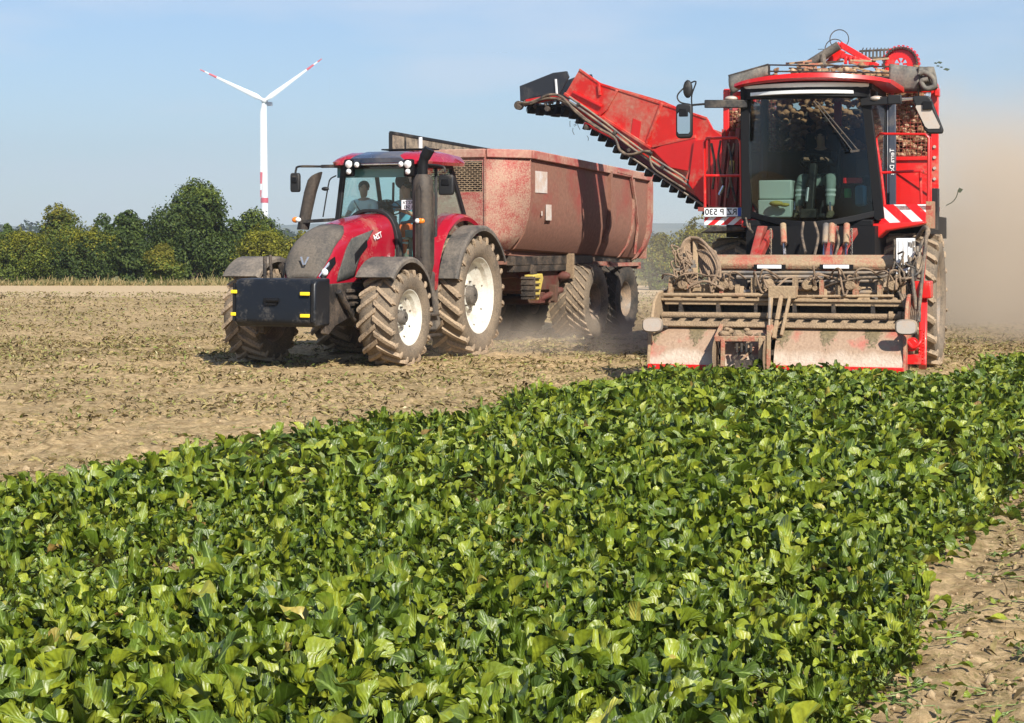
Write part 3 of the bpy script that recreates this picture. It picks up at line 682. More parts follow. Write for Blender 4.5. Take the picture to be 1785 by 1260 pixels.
tree('field_tree','dark green tree behind the golden bush under the wind turbine','tree', 448,T0+6,120,126,['crown_dark',('crown_mid',.85)],HG,9000,seed=10)
tree('field_tree','small far dark tree peeping over the outer end of the hedge','tree', 20,T0+26,50,80,['crown_dark'],HG,2500,seed=12)
tree('hedge_bush','bush half hidden behind the tractor bonnet','bush', 540,T0+1,120,92,['crown_mid',('crown_olive',.7)],HG,6000,seed=13)
tree('field_tree','distant dark tree peeping over the hedge between olive bushes and narrow tree','tree', 178,T0+14,70,118,['crown_dark'],HG,4000,seed=14)
tree('hedge_bush','bush in the dust behind the rear of the trailer','bush', 1150,74,90,98,['crown_mid',('crown_olive',.6)],'bushes seen in the dust behind the machines',6000,seed=15,leaf=.09)
tree('field_tree','olive green tree in the dust below the loading boom','tree', 1222,76,120,124,['crown_mid',('crown_olive',.55)],'bushes seen in the dust behind the machines',9000,seed=16,leaf=.10)
# dry grass verge in front of the hedge
r7 = np.random.default_rng(77); K = 15000; x = r7.uniform(-25,-5,K); x = np.where(r7.random(K) < .2, r7.uniform(-5,14,K), x); y = 81.5+2.6*r7.random(K); h = r7.gamma(3,.045,K)*(.6+.9*fbm(x*.6,y*0,3,5)); 
lean = r7.normal(0,.12,(K,2)); wd = r7.uniform(.012,.03,K); c0 = np.stack([x,y,ground_h(x,y)],-1); tp = c0+np.stack([lean[:,0],lean[:,1],h],-1); wx = np.stack([wd,wd*0,wd*0],-1)
V = np.stack([c0-wx,c0+wx,tp+wx*.3,tp-wx*.3],1); leafmat('verge', [(0,(.07,.09,.03)),(.4,(.20,.17,.07)),(1,(.42,.31,.16))], False, .8, .2)
tag(np_mesh('grass_verge', V.reshape(-1,3), np.arange(K*4).reshape(-1,4), 'verge', {'hue':np.repeat(r7.random(K),4)}, smooth=False), 'dry straw-coloured grass along the foot of the hedge', 'grass', kind='stuff')

# ================================================================ FAR HILLS AND WOODS
leafmat('far_wood', [(0,(.020,.032,.014)),(1,(.05,.06,.025))], False, .9, .1)
def hill(name, D, x0, x1, h0, seed, depth=350):
    xs = np.linspace(x0, x1, 160); b = MB(); top = [h0*(.55+.75*float(fbm(np.array([x/260.]), np.array([seed*3.1]), 4, seed)[0])) for x in xs]
    secs = []
    for x, z in zip(xs, top): secs.append([(x,D-depth,-3),(x,D-depth*.5,z*.55),(x,D,z),(x,D+depth,-3)])
    b.loft(secs, closed=False, cap=False); return tag(b.build(name, 'far_hill', None, fix=False), kind='structure')
M['far_hill'] = mat('far_hill', (.055,.075,.030), .95, 0, .45, dcol=(.16,.15,.07), dscale=.01)
hill('hills', 2900, -2600, 2600, 34, 3, 500)
def wood(D, x0, x1, h, seed, n):
    r = np.random.default_rng(seed); cx = r.uniform(x0,x1,n); cy = D+r.uniform(-25,25,n); hh = h*r.uniform(.6,1.2,n)*(.6+.8*fbm(cx/60,cy*0,2,seed)); K = n*160; own = np.repeat(np.arange(n),160)
    u = r.normal(size=(K,3)); u /= np.linalg.norm(u,axis=1)[:,None]; u[:,2] = np.abs(u[:,2])*1.0
    P = np.stack([cx[own],cy[own],hh[own]*.35],-1)+u*np.stack([hh[own]*.55,hh[own]*.5,hh[own]*.65],-1)*(r.random(K)**.3)[:,None]; s = h*.085*r.uniform(.6,1.3,K)
    nn = u+r.normal(0,.5,(K,3)); t1 = np.cross(nn,r.normal(size=(K,3))); t1 /= np.linalg.norm(t1,axis=1)[:,None]; t2 = np.cross(nn,t1); t2 /= np.linalg.norm(t2,axis=1)[:,None]
    V = np.stack([P-t1*s[:,None],P+t2*s[:,None],P+t1*s[:,None],P-t2*s[:,None]],1)
    return V.reshape(-1,3)
V = np.concatenate([wood(700,-230,-60,9,21,70), wood(1100,-330,330,9,22,130)])
tag(np_mesh('far_wood', V, np.arange(len(V)).reshape(-1,4), 'far_wood', {'hue':np.repeat(np.random.default_rng(3).random(len(V)//4),4)}, smooth=False), 'bluish wooded skyline far beyond the field', 'wood', kind='stuff')

# ================================================================ WIND TURBINE
def turbine():
    D = 1150; k = D/3300; X0 = (461-892.5)*k; hz = 1.8+(425-176)*k
    root = thing('wind_turbine','white wind turbine with red blade bands standing beyond the hedge','wind turbine',(X0,D,0))
    b = MB(); n = 24; b.lathe([(2.6,-2),(2.1,hz*.4),(1.35,hz-1.2)],(0,0,0),'z',n); b.build('tower','turb_white',root)
    b = MB(); zb = 1.8+(425-349)*k; f = (zb/hz); rr = 2.6+(1.35-2.6)*f+.18; b.lathe([(rr,zb-1.5),(rr-.02,zb+1.5)],(0,0,0),'z',n); b.build('red_band','turb_red',root)
    b = MB(); b.loft([[(math.cos(a)*w_, y, hz+math.sin(a)*w_) for a in [2*PI*i/12 for i in range(12)]] for y, w_ in ((-2.2,1.5),(0,1.9),(4,1.8),(7.5,1.2))]); b.box(1.2,4.2,1.5,5.5,hz-2.6,hz-.4); b.build('nacelle','turb_nac',root)
    hub = MB(); hub.lathe([(.01,-5.2),(.9,-4.9),(1.6,-3.8),(1.7,-2.2)],(0,0,hz),'y',16); hub.build('hub','turb_white',root)
    for (tx, ty) in ((350,122),(562,103),(456,344)):
        d = Vector((tx-461,0,-(ty-176))); Ln = d.length*k; d.normalize(); sdv = d.cross(Vector((0,1,0))).normalized()
        def sec(f, wmul=1):
            ch = (1.3 if f < .03 else 2.6-2.2*((f-.12)/.88) if f > .12 else 1.3+1.3*(f-.03)/.09)*wmul; th = ch*(.32 if f < .1 else .16)+.06
            c = Vector((0,-3.6,hz))+d*(f*Ln); return [c+sdv*(ch*.62*math.cos(a)-.15*ch)+Vector((0,1,0))*(th*math.sin(a)) for a in [2*PI*i/10 for i in range(10)]]
        b = MB(); b.loft([sec(f) for f in (.02,.06,.12,.25,.4,.55,.7,.85,.95,1.0)]); bl = b.build('blade','turb_white',root)
        b = MB(); b.loft([sec(f,1.10) for f in (.74,.86)]); b.loft([sec(f,1.12) for f in (.925,.998)]); b.build('red_band','turb_red',bl)
    return root
M['turb_white'] = mat('turbine_white', (.78,.79,.80), .4); M['turb_red'] = mat('turbine_red', (.55,.03,.05), .5); M['turb_nac'] = mat('nacelle_grey', (.42,.40,.44), .5)
turbine()

# ================================================================ AIR
def volmat(name, build):
    m, t, o = nmat(name); build(t, o); M[name] = m
def _haze(t, o):
    v = t.nodes.new('ShaderNodeVolumePrincipled'); v.inputs['Color'].default_value = (.80,.88,1,1); v.inputs['Density'].default_value = HAZE; v.inputs['Anisotropy'].default_value = .25
    t.links.new(v.outputs[0], o.inputs['Volume'])
HAZE = .00032
volmat('haze_air', _haze)
b = MB(); b.box(-3500,3500,-80,3600,-4,190); tag(b.build('haze','haze_air',smooth=0), 'thin bluish air over the whole field', 'haze', kind='stuff')
def _dust(dens, col, zt, xr, scale):
    def f(t, o):
        N = t.nodes.new; L = t.links.new
        v = N('ShaderNodeVolumePrincipled'); v.inputs['Color'].default_value = lin(col); v.inputs['Anisotropy'].default_value = -.15
        g = N('ShaderNodeNewGeometry'); tc = N('ShaderNodeTexCoord'); L_ = L
        nz = N('ShaderNodeTexNoise'); nz.inputs['Scale'].default_value = scale; nz.inputs['Detail'].default_value = 4; nz.inputs['Roughness'].default_value = .5; L(tc.outputs['Object'], nz.inputs['Vector'])
        sp = N('ShaderNodeSeparateXYZ'); L(tc.outputs['Object'], sp.inputs[0])
        def mrr(s, a, b, c, d, typ='SMOOTHSTEP'):
            q = N('ShaderNodeMapRange'); q.interpolation_type = typ; q.inputs[1].default_value = a; q.inputs[2].default_value = b; q.inputs[3].default_value = c; q.inputs[4].default_value = d; L(s, q.inputs[0]); return q.outputs[0]
        def mul(a, b):
            q = N('ShaderNodeMath'); q.operation = 'MULTIPLY'; L(a, q.inputs[0]); L(b, q.inputs[1]); return q.outputs[0]
        # noise pushes the top of the cloud up and down
        zz = N('ShaderNodeMath'); zz.operation = 'MULTIPLY_ADD'; L(nz.outputs[0], zz.inputs[0]); zz.inputs[1].default_value = -zt*1.1; L(sp.outputs[2], zz.inputs[2])
        hgt = mrr(zz.outputs[0], -zt*.62, zt*.40, 1, 0)
        e = mul(mul(hgt, mrr(nz.outputs[0], .36, .64, .15, 1.15)), mul(mrr(sp.outputs[0], xr[0], xr[1], 0, 1), mrr(sp.outputs[1], xr[2], xr[3], 0, 1)))
        e = mul(e, mul(mrr(sp.outputs[0], xr[4], xr[5], 1, 0), mrr(sp.outputs[1], xr[6], xr[7], 1, 0)))
        k = N('ShaderNodeMath'); k.operation = 'MULTIPLY'; L(e, k.inputs[0]); k.inputs[1].default_value = dens; L(k.outputs[0], v.inputs['Density'])
        L(v.outputs[0], o.inputs['Volume'])
    return f
volmat('dust_cloud', _dust(.52, (.70,.605,.485), 6.0, (7.2,11.0,29.5,36, 30,38, 52,66), .30))
b = MB(); b.box(7.0,38,29,66,-.2,11); tag(b.build('dust_cloud','dust_cloud',smooth=0), 'brown dust cloud rising behind the harvester', 'dust', kind='stuff')
volmat('dust_veil', _dust(.020, (.85,.75,.65), 4.5, (-4,4,42,48, 7,9.5, 62,70), .3))
b = MB(); b.box(-4,9.5,41.5,70,-.2,6); tag(b.build('dust_veil','dust_veil',smooth=0), 'thin veil of dust drifting behind the trailer and boom', 'dust', kind='stuff')
volmat('wheel_dust', _dust(.22, (.80,.68,.56), .75, (-2.6,-1.4,29.2,30.4, 2.5,4.5, 36,39), 1.1))
b = MB(); b.box(-2.6,4.5,29.2,39,-.1,1.2); tag(b.build('wheel_dust','wheel_dust',smooth=0), 'low puff of dust around the rear tractor wheel and trailer wheels', 'dust', kind='stuff')
# bits of leaf thrown into the air by the harvester
fl = np.random.default_rng(5)
for i,(px,py) in enumerate([(1631,110),(1638,109),(1635,115),(1650,121),(1641,117)]):
    D = 34; b = MB(); k = D/3300; x0, z0 = (px-892.5)*k, 1.8-(py-425)*k; s = [.035,.05,.03,.06,.03][i]
    b.slab([(x0+s*q[0], D+.03*q[1], z0+s*q[1]*.7) for q in ((-1,0),(-.2,.7),(1,.2),(.3,-.6))], .006)
    tag(b.build('flying_leaf','crown_mid_plain' if False else 'darkleaf' if 'darkleaf' in M else M.setdefault('darkleaf', mat('dark_leaf',(.03,.045,.02),.7)),smooth=0),'dark shred of leaf flung up beside the bunker top','leaf','leaf shreds flying beside the bunker')
b = MB(); k = 31/3300; P = lambda x,y: ((x-892.5)*k, 31, 1.8-(y-425)*k)
b.tube(smoothpath([P(1649,358),P(1660,352),P(1667,343),P(1671,330)],4), .008, 5); b.slab([P(1669,334),P(1672,327),P(1679,330),P(1674,336)],.006)
tag(b.build('flying_stalk','darkleaf',smooth=0),'thin curved beet stalk floating in the dust beside the harvester','stalk')
# ================================================================ TRACTOR
TF = Frame(-2.775, 28.424, 22)
tr = thing('tractor', 'red tractor with dusty black bonnet grille and dark front weight', 'tractor', (TF.X, TF.Y, 0), -TF.t)
A = TF.at; SD = TF.side
# wheels (front axle at y=0, rear axle at y=2.75)
wheel('front_wheel', tr, (1.13,0,.715), .715, .56, .40, 19, .05, out=1, steer=-1, seed=1)
wheel('front_wheel', tr, (-1.13,0,.715), .715, .56, .40, 19, .05, out=-1, steer=-1, seed=2, rot=.1, rimm='rimgrey')  # grey rim instead of white: shade behind the weight put into its colour
wheel('rear_wheel', tr, (1.04,2.75,.97), .97, .64, .60, 21, .058, out=1, seed=3)
wheel('rear_wheel', tr, (-1.04,2.75,.97), .97, .64, .60, 21, .058, out=-1, seed=4)
# chassis, axle, engine block
b = MB(); b.box(-.22,.34,-.9,3.0,.75,1.25); b.box(-.95,.95,-.14,.14,.58,.80); b.box(-.95,.95,2.5,3.0,.75,1.2)
b.box(-.30,.42,-1.1,-.3,.72,1.18); b.box(-.28,.42,.5,1.5,.62,1.35)
for s in (-1,1): b.tube([(s*.35+.05,-.05,.66),(s*.95,-.05,.72)],.09,10); b.tube([(s*.3+.05,.25,.8),(s*.85,.25,.75)],.035,8)
b.build('chassis','chassis',tr,bevel=.015)
b = MB()   # front linkage frame and lower valance
b.prism([(-1.28,1.22),(-.2,1.24),(.35,1.12),(.35,.85),(-.3,.78),(-1.0,.62),(-1.22,.50),(-1.32,.52),(-1.30,.9)], 'x', .58, .66)
b.prism([(-1.28,1.22),(-.2,1.24),(.35,1.12),(.35,.85),(-.3,.78),(-1.0,.62),(-1.22,.50),(-1.32,.52),(-1.30,.9)], 'x', -.42, -.34)
b.box(-.34,.58,-1.2,-.9,.95,1.15); b.tube([(.70,-.95,1.10),(.74,-.55,.68)],.035,8); b.tube([(.70,-1.0,1.12),(.72,-.75,.88)],.05,8)
b.tube([(-.36,-1.25,1.28),(-.36,-1.25,1.62)],.03,8); b.tube([(-.28,-1.2,1.28),(-.30,-1.2,1.64)],.025,8)
for z in (.92,1.02,1.12): b.box(.66,.70,-.7,.2,z-.03,z+.02)
b.build('front_linkage','chassis',tr,bevel=.012)
# ---- bonnet: a lofted skin
HCU = .17
Lst = [(-1.10,1.30,1.16,.26),(-1.04,1.52,1.15,.33),(-.93,1.74,1.16,.37),(-.74,1.91,1.18,.39),(-.45,2.03,1.20,.40),(0,2.13,1.28,.40),(.45,2.20,1.40,.41),(.85,2.25,1.52,.42),(1.12,2.27,1.62,.42)]
def hood(t, a, off=0.0):
    """t 0..1 nose to windscreen, a -1..1 left to right over the top"""
    f = t*(len(Lst)-1); i = min(int(f), len(Lst)-2); q = f-i
    v, zt, zb, w = [Lst[i][k]*(1-q)+Lst[i+1][k]*q for k in range(4)]
    w += off; zt += off; ph = PI/2*(1-a); c, s = math.cos(ph), math.sin(ph)
    x = w*math.copysign(abs(c)**.62, c); z = zb+(zt-zb)*abs(s)**.55
    return (HCU+x, v-off*(1.2 if t < .4 else 0), z)
b = MB(); ts = [i/40 for i in range(41)]; as_ = [-1+2*j/32 for j in range(33)]
b.loft([[hood(t,a) for a in as_] for t in ts], closed=False, cap=False)
b.add([hood(0,a) for a in as_],[tuple(range(33))]); b.add([hood(1,a) for a in as_],[tuple(range(33))]); b.build('bonnet','redt',tr,smooth=50)
def patch(name, m, outline, off, parent=tr, n=14):
    """outline: function s(0..1), r(0..1) -> (t,a)"""
    b = MB(); b.loft([[hood(*outline(i/n, j/n), off) for j in range(n+1)] for i in range(n+1)], closed=False, cap=False)
    o = b.build(name, m, parent, fix=False, smooth=60); sm = o.modifiers.new('th','SOLIDIFY'); sm.thickness = .012; sm.offset = 0; return o
def gl(s, r):   # big dark grille: widest half way up, rounded at the top
    t = .0+s*.56; w = (.52+.14*math.sin(PI*min(1,s*1.3)))*(1 if s < .8 else math.sqrt(max(0,1-((s-.8)/.2)**2*.75)))
    return (t, (-1+2*r)*w-.02)
gr = patch('grille','grille',gl,.012)
patch('side_grille','sidegrille',lambda s,r:(.36+.20*r+.20*s, .99-.40*s*(1)+0*r),.008)
patch('side_grille','sidegrille',lambda s,r:(.36+.20*r+.20*s, -.99+.40*s),.008)
hl_ = patch('headlight','blackc',lambda s,r:(.07+.27*s, .62+.30*r*(1-.65*s)+.10*s),.016)
b = MB(); c = hood(.14,.76,.02); b.ball(c,.055,16,8,(1,.6,1)); b.build('headlight_lens','lens',hl_,smooth=60)
b = MB(); b.loft([[hood(.045+.20*i/10, .60+.03*j+.10*i/10, .020) for j in range(3)] for i in range(11)], closed=False, cap=False); b.build('light_strip','silver',hl_,fix=False)
patch('headlight','blackc',lambda s,r:(.10+.20*s, -(.66+.20*r*(1-.55*s)+.10*s)),.016)
patch('side_vent','blackc',lambda s,r:(.56+.12*s, .93-.10*r-.12*s),.010)
# emblem letter V on the nose
b = MB(); e = hood(.13,.02,.03); x0,y0,z0 = e
for s in (-1,1): b.slab([(x0+s*.075,y0-.03,z0+.055),(x0+s*.045,y0-.03,z0+.055),(x0-s*.002+s*.0,y0-.05,z0-.06),(x0+s*.022,y0-.05,z0-.06)][::s],.008)
b.build('emblem','silver',gr,smooth=0)
pt = Vector(hood(.72,.74,.016)); pr = Vector(hood(.84,.72,.016)); pu = Vector(hood(.72,.60,.016))-Vector(hood(.72,.84,.016))
text_part('T254','badge','whitec',tr,.125,(pt+pr)/2+Vector((.01,0,0)),pr-pt,pu,depth=.004,shear=.2)
# black cowl arch behind the bonnet
b = MB(); pth = [(HCU+.445*math.copysign(abs(math.cos(a))**.7,math.cos(a)),1.16,1.45+.845*max(0,math.sin(a))**.7) for a in [PI*i/20 for i in range(21)]]
b.loft([[(p[0]+dx*(p[0]-HCU),p[1]+dy,p[2]+dz) for dx,dy,dz in ((0,-.06,0),(.12,-.06,.05),(.12,.10,.05),(0,.10,0))] for p in pth]); b.build('cowl','teal' if False else 'black',tr,bevel=.01)
# ---- front weight
b = MB(); wx0,wx1 = -.64,.70; b.prism([(-1.68,.70),(-1.66,1.22),(-1.60,1.30),(-1.20,1.31),(-1.20,.64),(-1.60,.62)],'x',wx0+.02,wx1-.02)
fw = b.build('front_weight','weight',tr,bevel=.03)
b = MB()
for x in (wx1-.06,): b.tube([(x,-1.685,.70),(x,-1.67,1.24)],.022,8)
b.tube([(wx0+.02,-1.685,.70),(wx0+.02,-1.67,1.24)],.022,8)
b.prism([(-.02+q*.11,1.0+p) for q,p in ((-1,-.04),(-.8,-.07),(.8,-.07),(1,-.04),(1,.03),(-1,.03))],'y',-1.70,-1.66); b.tube([(-.07,-1.70,1.0),(.11,-1.70,1.0)],.028,8); b.build('hitch_ring','blackc',fw)
for (x0,x1,z) in ((-.66,-.56,1.12),(.46,.61,1.10),(-.66,-.58,.80),(.46,.61,.79)):
    b = MB(); b.box(x0,x1,-1.712,-1.69,z-.028,z+.022); b.build('reflector','yellow',fw,bevel=.006)
# ---- fenders
def arch(cx, cy, cz, r, a0, a1, w, th, n=16, flare=0):
    b = MB(); secs = []
    for i in range(n+1):
        a = R_(a0+(a1-a0)*i/n); c, s = math.cos(a), math.sin(a)
        secs.append([(cx-w/2, cy-c*(r+th), cz+s*(r+th)),(cx+w/2-.03, cy-c*(r+th), cz+s*(r+th)),(cx+w/2, cy-c*(r-.01), cz+s*(r-.01)),(cx+w/2, cy-c*(r-.06), cz+s*(r-.06)),(cx+w/2-.02, cy-c*(r-.06), cz+s*(r-.06)),(cx+w/2-.03, cy-c*r, cz+s*r),(cx-w/2, cy-c*r, cz+s*r)])
    b.loft(secs); return b
arch(1.10,0,.73,.86,42,178,.60,.022).build('front_fender','fender',tr,smooth=35)
arch(-1.12,0,.73,.86,42,178,.60,.022).build('front_fender','fender',tr,smooth=35)
for s in (-1,1):
    b = MB(); b.bar((s*.6,.1,1.0),(s*.9,.1,1.60),.05,.08); b.build('fender_bracket','chassis',tr)
arch(1.22,2.80,.97,1.10,15,150,.32,.03,22).build('rear_fender','fender',tr,smooth=35)
arch(-1.22,2.80,.97,1.10,15,150,.32,.03,22).build('rear_fender','fender',tr,smooth=35)
for s in (1,-1):  # red inner fender shell running up to the cab
    b = MB(); secs = []
    for i in range(19):
        a = R_(8+138*i/18); r = 1.16+.10*math.sin(PI*i/18); c, q = math.cos(a), math.sin(a); p0 = (2.80-c*r, .97+q*r)
        secs.append([(s*1.08,p0[0],p0[1]+.01),(s*1.02,p0[0]+.01,p0[1]+.055),(s*.72,p0[0]+.03,p0[1]+.09),(s*.70,p0[0]+.04,p0[1]-.06),(s*1.06,p0[0],p0[1]-.05)])
    b.loft(secs); b.build('inner_fender','redt',tr,smooth=60)
# ---- fuel tank, steps, side box
b = MB(); b.prism([(.95,1.42),(1.85,1.36),(2.02,.98),(1.98,.55),(1.75,.42),(1.15,.45),(.98,.8)],'x',.62,1.02); b.build('fuel_tank','fender',tr,bevel=.05)
b = MB(); b.box(.66,1.12,1.05,1.75,.36,.40); b.box(.70,1.10,1.1,1.7,.68,.71); b.box(.68,.72,1.1,1.14,.36,1.2); b.box(.68,.72,1.66,1.70,.36,1.2); b.build('cab_step','chassis',tr,bevel=.01)
# ---- cab
CL, CR = -.46, .98      # left and right side
cab = MB()
def post(p, q, w, d=None): cab.bar(p, q, w, d or w)
yF, yB, yR = 1.28, 2.15, 2.78
FLb, FLt = (-.56,yF+.02,1.62), (-.36,yF-.02,3.02); FRb, FRt = (.90,yF,1.45), (.86,yF-.04,3.02)
RRb, RRt = (.90,yR+.42,2.1), (.86,yR-.15,3.04); RLb, RLt = (-.60,yR+.42,2.0), (-.48,yR-.15,3.04)
post(FLb,FLt,.06,.09); post(FRb,FRt,.07,.09); post(RRb,RRt,.06,.08); post(RLb,RLt,.06,.08)
post((.91,1.95,1.35),(.88,2.02,3.02),.045,.06)
post((-.38,yF-.04,3.02),(.88,yF-.04,3.02),.08,.10); post((.88,yF-.04,3.03),(.86,yR-.15,3.05),.07,.09); post((-.42,yF,3.03),(-.48,yR-.15,3.05),.07,.09); post((-.48,yR-.15,3.05),(.86,yR-.15,3.05),.07,.09)
post((.91,1.2,1.42),(.91,2.0,1.40),.06,.08); post((.91,2.0,1.40),(.90,3.2,2.12),.05,.08)
cab.box(-.58,.90,1.2,3.15,1.30,1.42); cab.box(-.58,-.50,1.2,3.1,1.35,1.75)
cb = cab.build('cab_frame','black',tr,bevel=.012)
def pane(name, m, pts, parent, t=.008): b = MB(); b.slab(pts,t); return b.build(name,m,parent,smooth=0)
ws = MB(); n = 8; secs = []
for i in range(n+1):
    f = i/n; q = -.10*math.sin(PI*f); secs.append([(FLb[0]*(1-f)+FRb[0]*f, yF+q, 1.62),(FLt[0]*(1-f)+FRt[0]*f, yF-.04+q*.8, 3.0)])
ws.loft(secs,closed=False,cap=False); ws.build('windscreen','fglass',tr,fix=False)
pane('side_window','fglass',[(.90,1.30,1.46),(.90,1.95,1.44),(.87,1.98,3.0),(.86,1.28,3.0)],tr)
pane('side_window','fglass',[(.90,2.02,1.46),(.90,3.15,2.15),(.86,2.62,3.0),(.87,2.02,3.0)],tr)
pane('side_window','fglass',[(-.57,1.30,1.7),(-.60,3.15,2.1),(-.48,2.62,3.0),(-.38,1.30,3.0)],tr)
pane('rear_window','fglass',[(-.56,3.18,2.12),(.88,3.18,2.12),(.84,2.66,3.0),(-.46,2.66,3.0)],tr)
# roof: red shell, dark front visor
def roofsec(y, x0, x1, z0, z1, r=.10):
    return [(x0,y,z0),(x0-.02,y,z0+.05),(x0+.05,y,z1-.045),(x0+.22,y,z1),(x1-.22,y,z1),(x1-.05,y,z1-.045),(x1+.02,y,z0+.05),(x1,y,z0)]
b = MB(); b.loft([roofsec(1.10,-.40,.92,3.03,3.12),roofsec(1.18,-.50,1.02,3.03,3.17),roofsec(1.45,-.54,1.06,3.03,3.235),roofsec(2.2,-.56,1.06,3.04,3.27),roofsec(2.75,-.54,1.03,3.05,3.25),roofsec(2.95,-.46,.96,3.07,3.18)])
rf = b.build('roof','redt',tr,smooth=50)
b = MB(); b.loft([[(-.28,1.085,3.055),(-.14,1.07,3.13),(.68,1.07,3.13),(.82,1.085,3.055)],[(-.27,1.14,3.10),(-.10,1.16,3.178),(.62,1.16,3.178),(.80,1.14,3.10)],[(-.20,1.45,3.20),(-.05,1.45,3.248),(.58,1.45,3.248),(.70,1.45,3.20)],[(-.10,2.15,3.25),(0,2.15,3.282),(.55,2.15,3.282),(.60,2.15,3.25)]])
b.build('roof_visor','roofdark',rf,smooth=50); b = MB(); b.box(.05,.9,1.75,2.1,3.285,3.305); b.build('roof_hatch','blackc',rf)
b = MB(); b.tube([(-.2,1.06,3.03),(.78,1.06,3.03)],.012,6); b.build('grab_bar','silver',rf)
for px,py,r in ((607,286,.062),(621,287,.045),(698,286,.045),(710,286,.062),(607,299,.045),(710,299,.045)):
    c = A(px,py,.98); b = MB(); b.lathe([(r*.5,.10),(r*1.1,.06),(r*1.2,0),(r*1.05,-.005)],(c[0],c[1]+.02,c[2]),'y',20); l_ = b.build('work_light','blackc',tr)
    b = MB(); b.lathe([(.001,-.028),(r*.6,-.02),(r*.98,0)],(c[0],c[1]+.012,c[2]),'y',20); b.build('lens','lens',l_,smooth=60)
b = MB(); c = A(608,293,1.05); b.box(c[0]-.085,c[0]+.075,1.03,1.14,c[2]-.13,c[2]+.14); c = A(711,293,1.05); b.box(c[0]-.075,c[0]+.085,1.03,1.14,c[2]-.13,c[2]+.14); b.build('light_housing','blackc',tr,bevel=.03)
# mirrors
def mirror(arm, mc, sx, sz, nm='mirror', par=tr, rz=0):
    b = MB(); b.tube(smoothpath(arm,5),.017,8); a_ = b.build('mirror_arm','black',par)
    b = MB(); x,y,z = mc; b.prism([(x-sx*.9,z-sz),(x+sx*.9,z-sz),(x+sx,z-sz*.7),(x+sx,z+sz*.7),(x+sx*.85,z+sz),(x-sx*.85,z+sz),(x-sx,z+sz*.7),(x-sx,z-sz*.7)],'y',y-.035,y+.04)
    mi = b.build(nm,'black',par,bevel=.02); b = MB(); b.box(x-sx*.75,x+sx*.75,y+.041,y+.047,z-sz*.85,z+sz*.85); b.build('mirror_glass','mirror',mi)
    b = MB(); b.box(x-sx*.55,x+sx*.55,y-.05,y-.03,z-.01,z+sz*.55); b.build('mirror_clamp','blackc',mi,bevel=.01); return mi
mirror([A(592,291,1.2),A(560,290,1.2),A(522,290,1.2),A(516,296,1.2),A(515,306,1.2)],A(515,318,1.2),.082,.152)
mirror([(.90,1.2,3.0),(1.1,1.2,3.02),A(772,290,1.2),A(776,300,1.2)],A(778,322,1.2),.125,.155)
b = MB(); b.bar(A(596,289,1.19),A(560,290,1.19),.05,.05); b.bar(A(560,290,1.19),A(524,290,1.19),.035,.035); b.build('mirror_arm','grille' if False else 'exhaust',tr,bevel=.01)
# second small mirror on a thin post, left side
b = MB(); b.tube(smoothpath([A(586,306,1.25),A(576,312,1.25),A(572,325,1.25),A(563,378,1.25)],5),.011,6); b.ball(A(567,329,1.24),.06,12,8,(1.1,.7,.55)); b.build('side_mirror','black',tr)
# ---- intake snorkel (left) and exhaust (right)
b = MB(); P = [A(528,400,.95),A(534,368,.95),A(541,335,.95),A(548,312,.95)]
b.loft([[(p[0]+wx_*math.cos(a),p[1]+.10*math.sin(a),p[2]+zz*math.cos(a)) for a in [2*PI*k/14 for k in range(14)]] for p,wx_,zz in ((P[0],.095,0),(P[1],.095,0),(P[2],.100,0),(P[3],.108,.02),(A(551,305,.95),.10,.05))])
b.build('air_intake','exhaust',tr,smooth=60)
b = MB(); b.bar((-1.06,.88,1.60),(-.25,1.1,1.62),.05,.05); b.prism([(-.95,2.17),(-.35,2.20),(-.35,2.15),(-.95,2.12)],'y',.85,.93); b.build('lamp_bracket','black',tr)
b = MB(); b.prism([(.84,2.14),(1.1,2.17),(1.1,2.13),(.84,2.10)],'y',.80,.86); b.build('lamp_bracket','black',tr)
for px,s in ((516,-1),(733,1)):
    c = A(px,383 if s < 0 else 385,.84); b = MB(); b.ball((c[0]+s*.01,c[1],c[2]),.062,14,8,(1.0,.6,.75)); ol = b.build('indicator','orange',tr,smooth=60); b = MB(); b.ball((c[0]-s*.045,c[1]-.012,c[2]),.05,14,8,(1.0,.7,.8)); b.build('indicator_lens','lens',ol,smooth=60)
b = MB(); E0 = A(742,470,.95)
def ring(z, rx, ry, cx, cy=.98): return [(cx+rx*math.cos(a),cy+ry*math.sin(a),z) for a in [2*PI*k/20 for k in range(20)]]
b.loft([ring(1.25,.12,.12,1.13),ring(1.5,.165,.15,1.14),ring(1.9,.17,.155,1.14),ring(2.6,.165,.15,1.13),ring(2.78,.15,.14,1.13),ring(2.86,.10,.10,1.13)])
for s in (-1,1): b.tube([(1.13+s*.05,.825,1.6),(1.13+s*.05,.83,2.6),(1.13+s*.02,.84,2.7)],.012,6)
ex = b.build('exhaust_shroud','exhaust',tr,smooth=60)
b = MB(); b.tube(smoothpath([(1.13,.98,2.8),(1.13,.98,3.0),(1.15,.98,3.1),(1.21,.98,3.2),(1.24,.98,3.25)],4),[.075]*9+[.085]*8,14); b.build('tailpipe','blackc',ex)
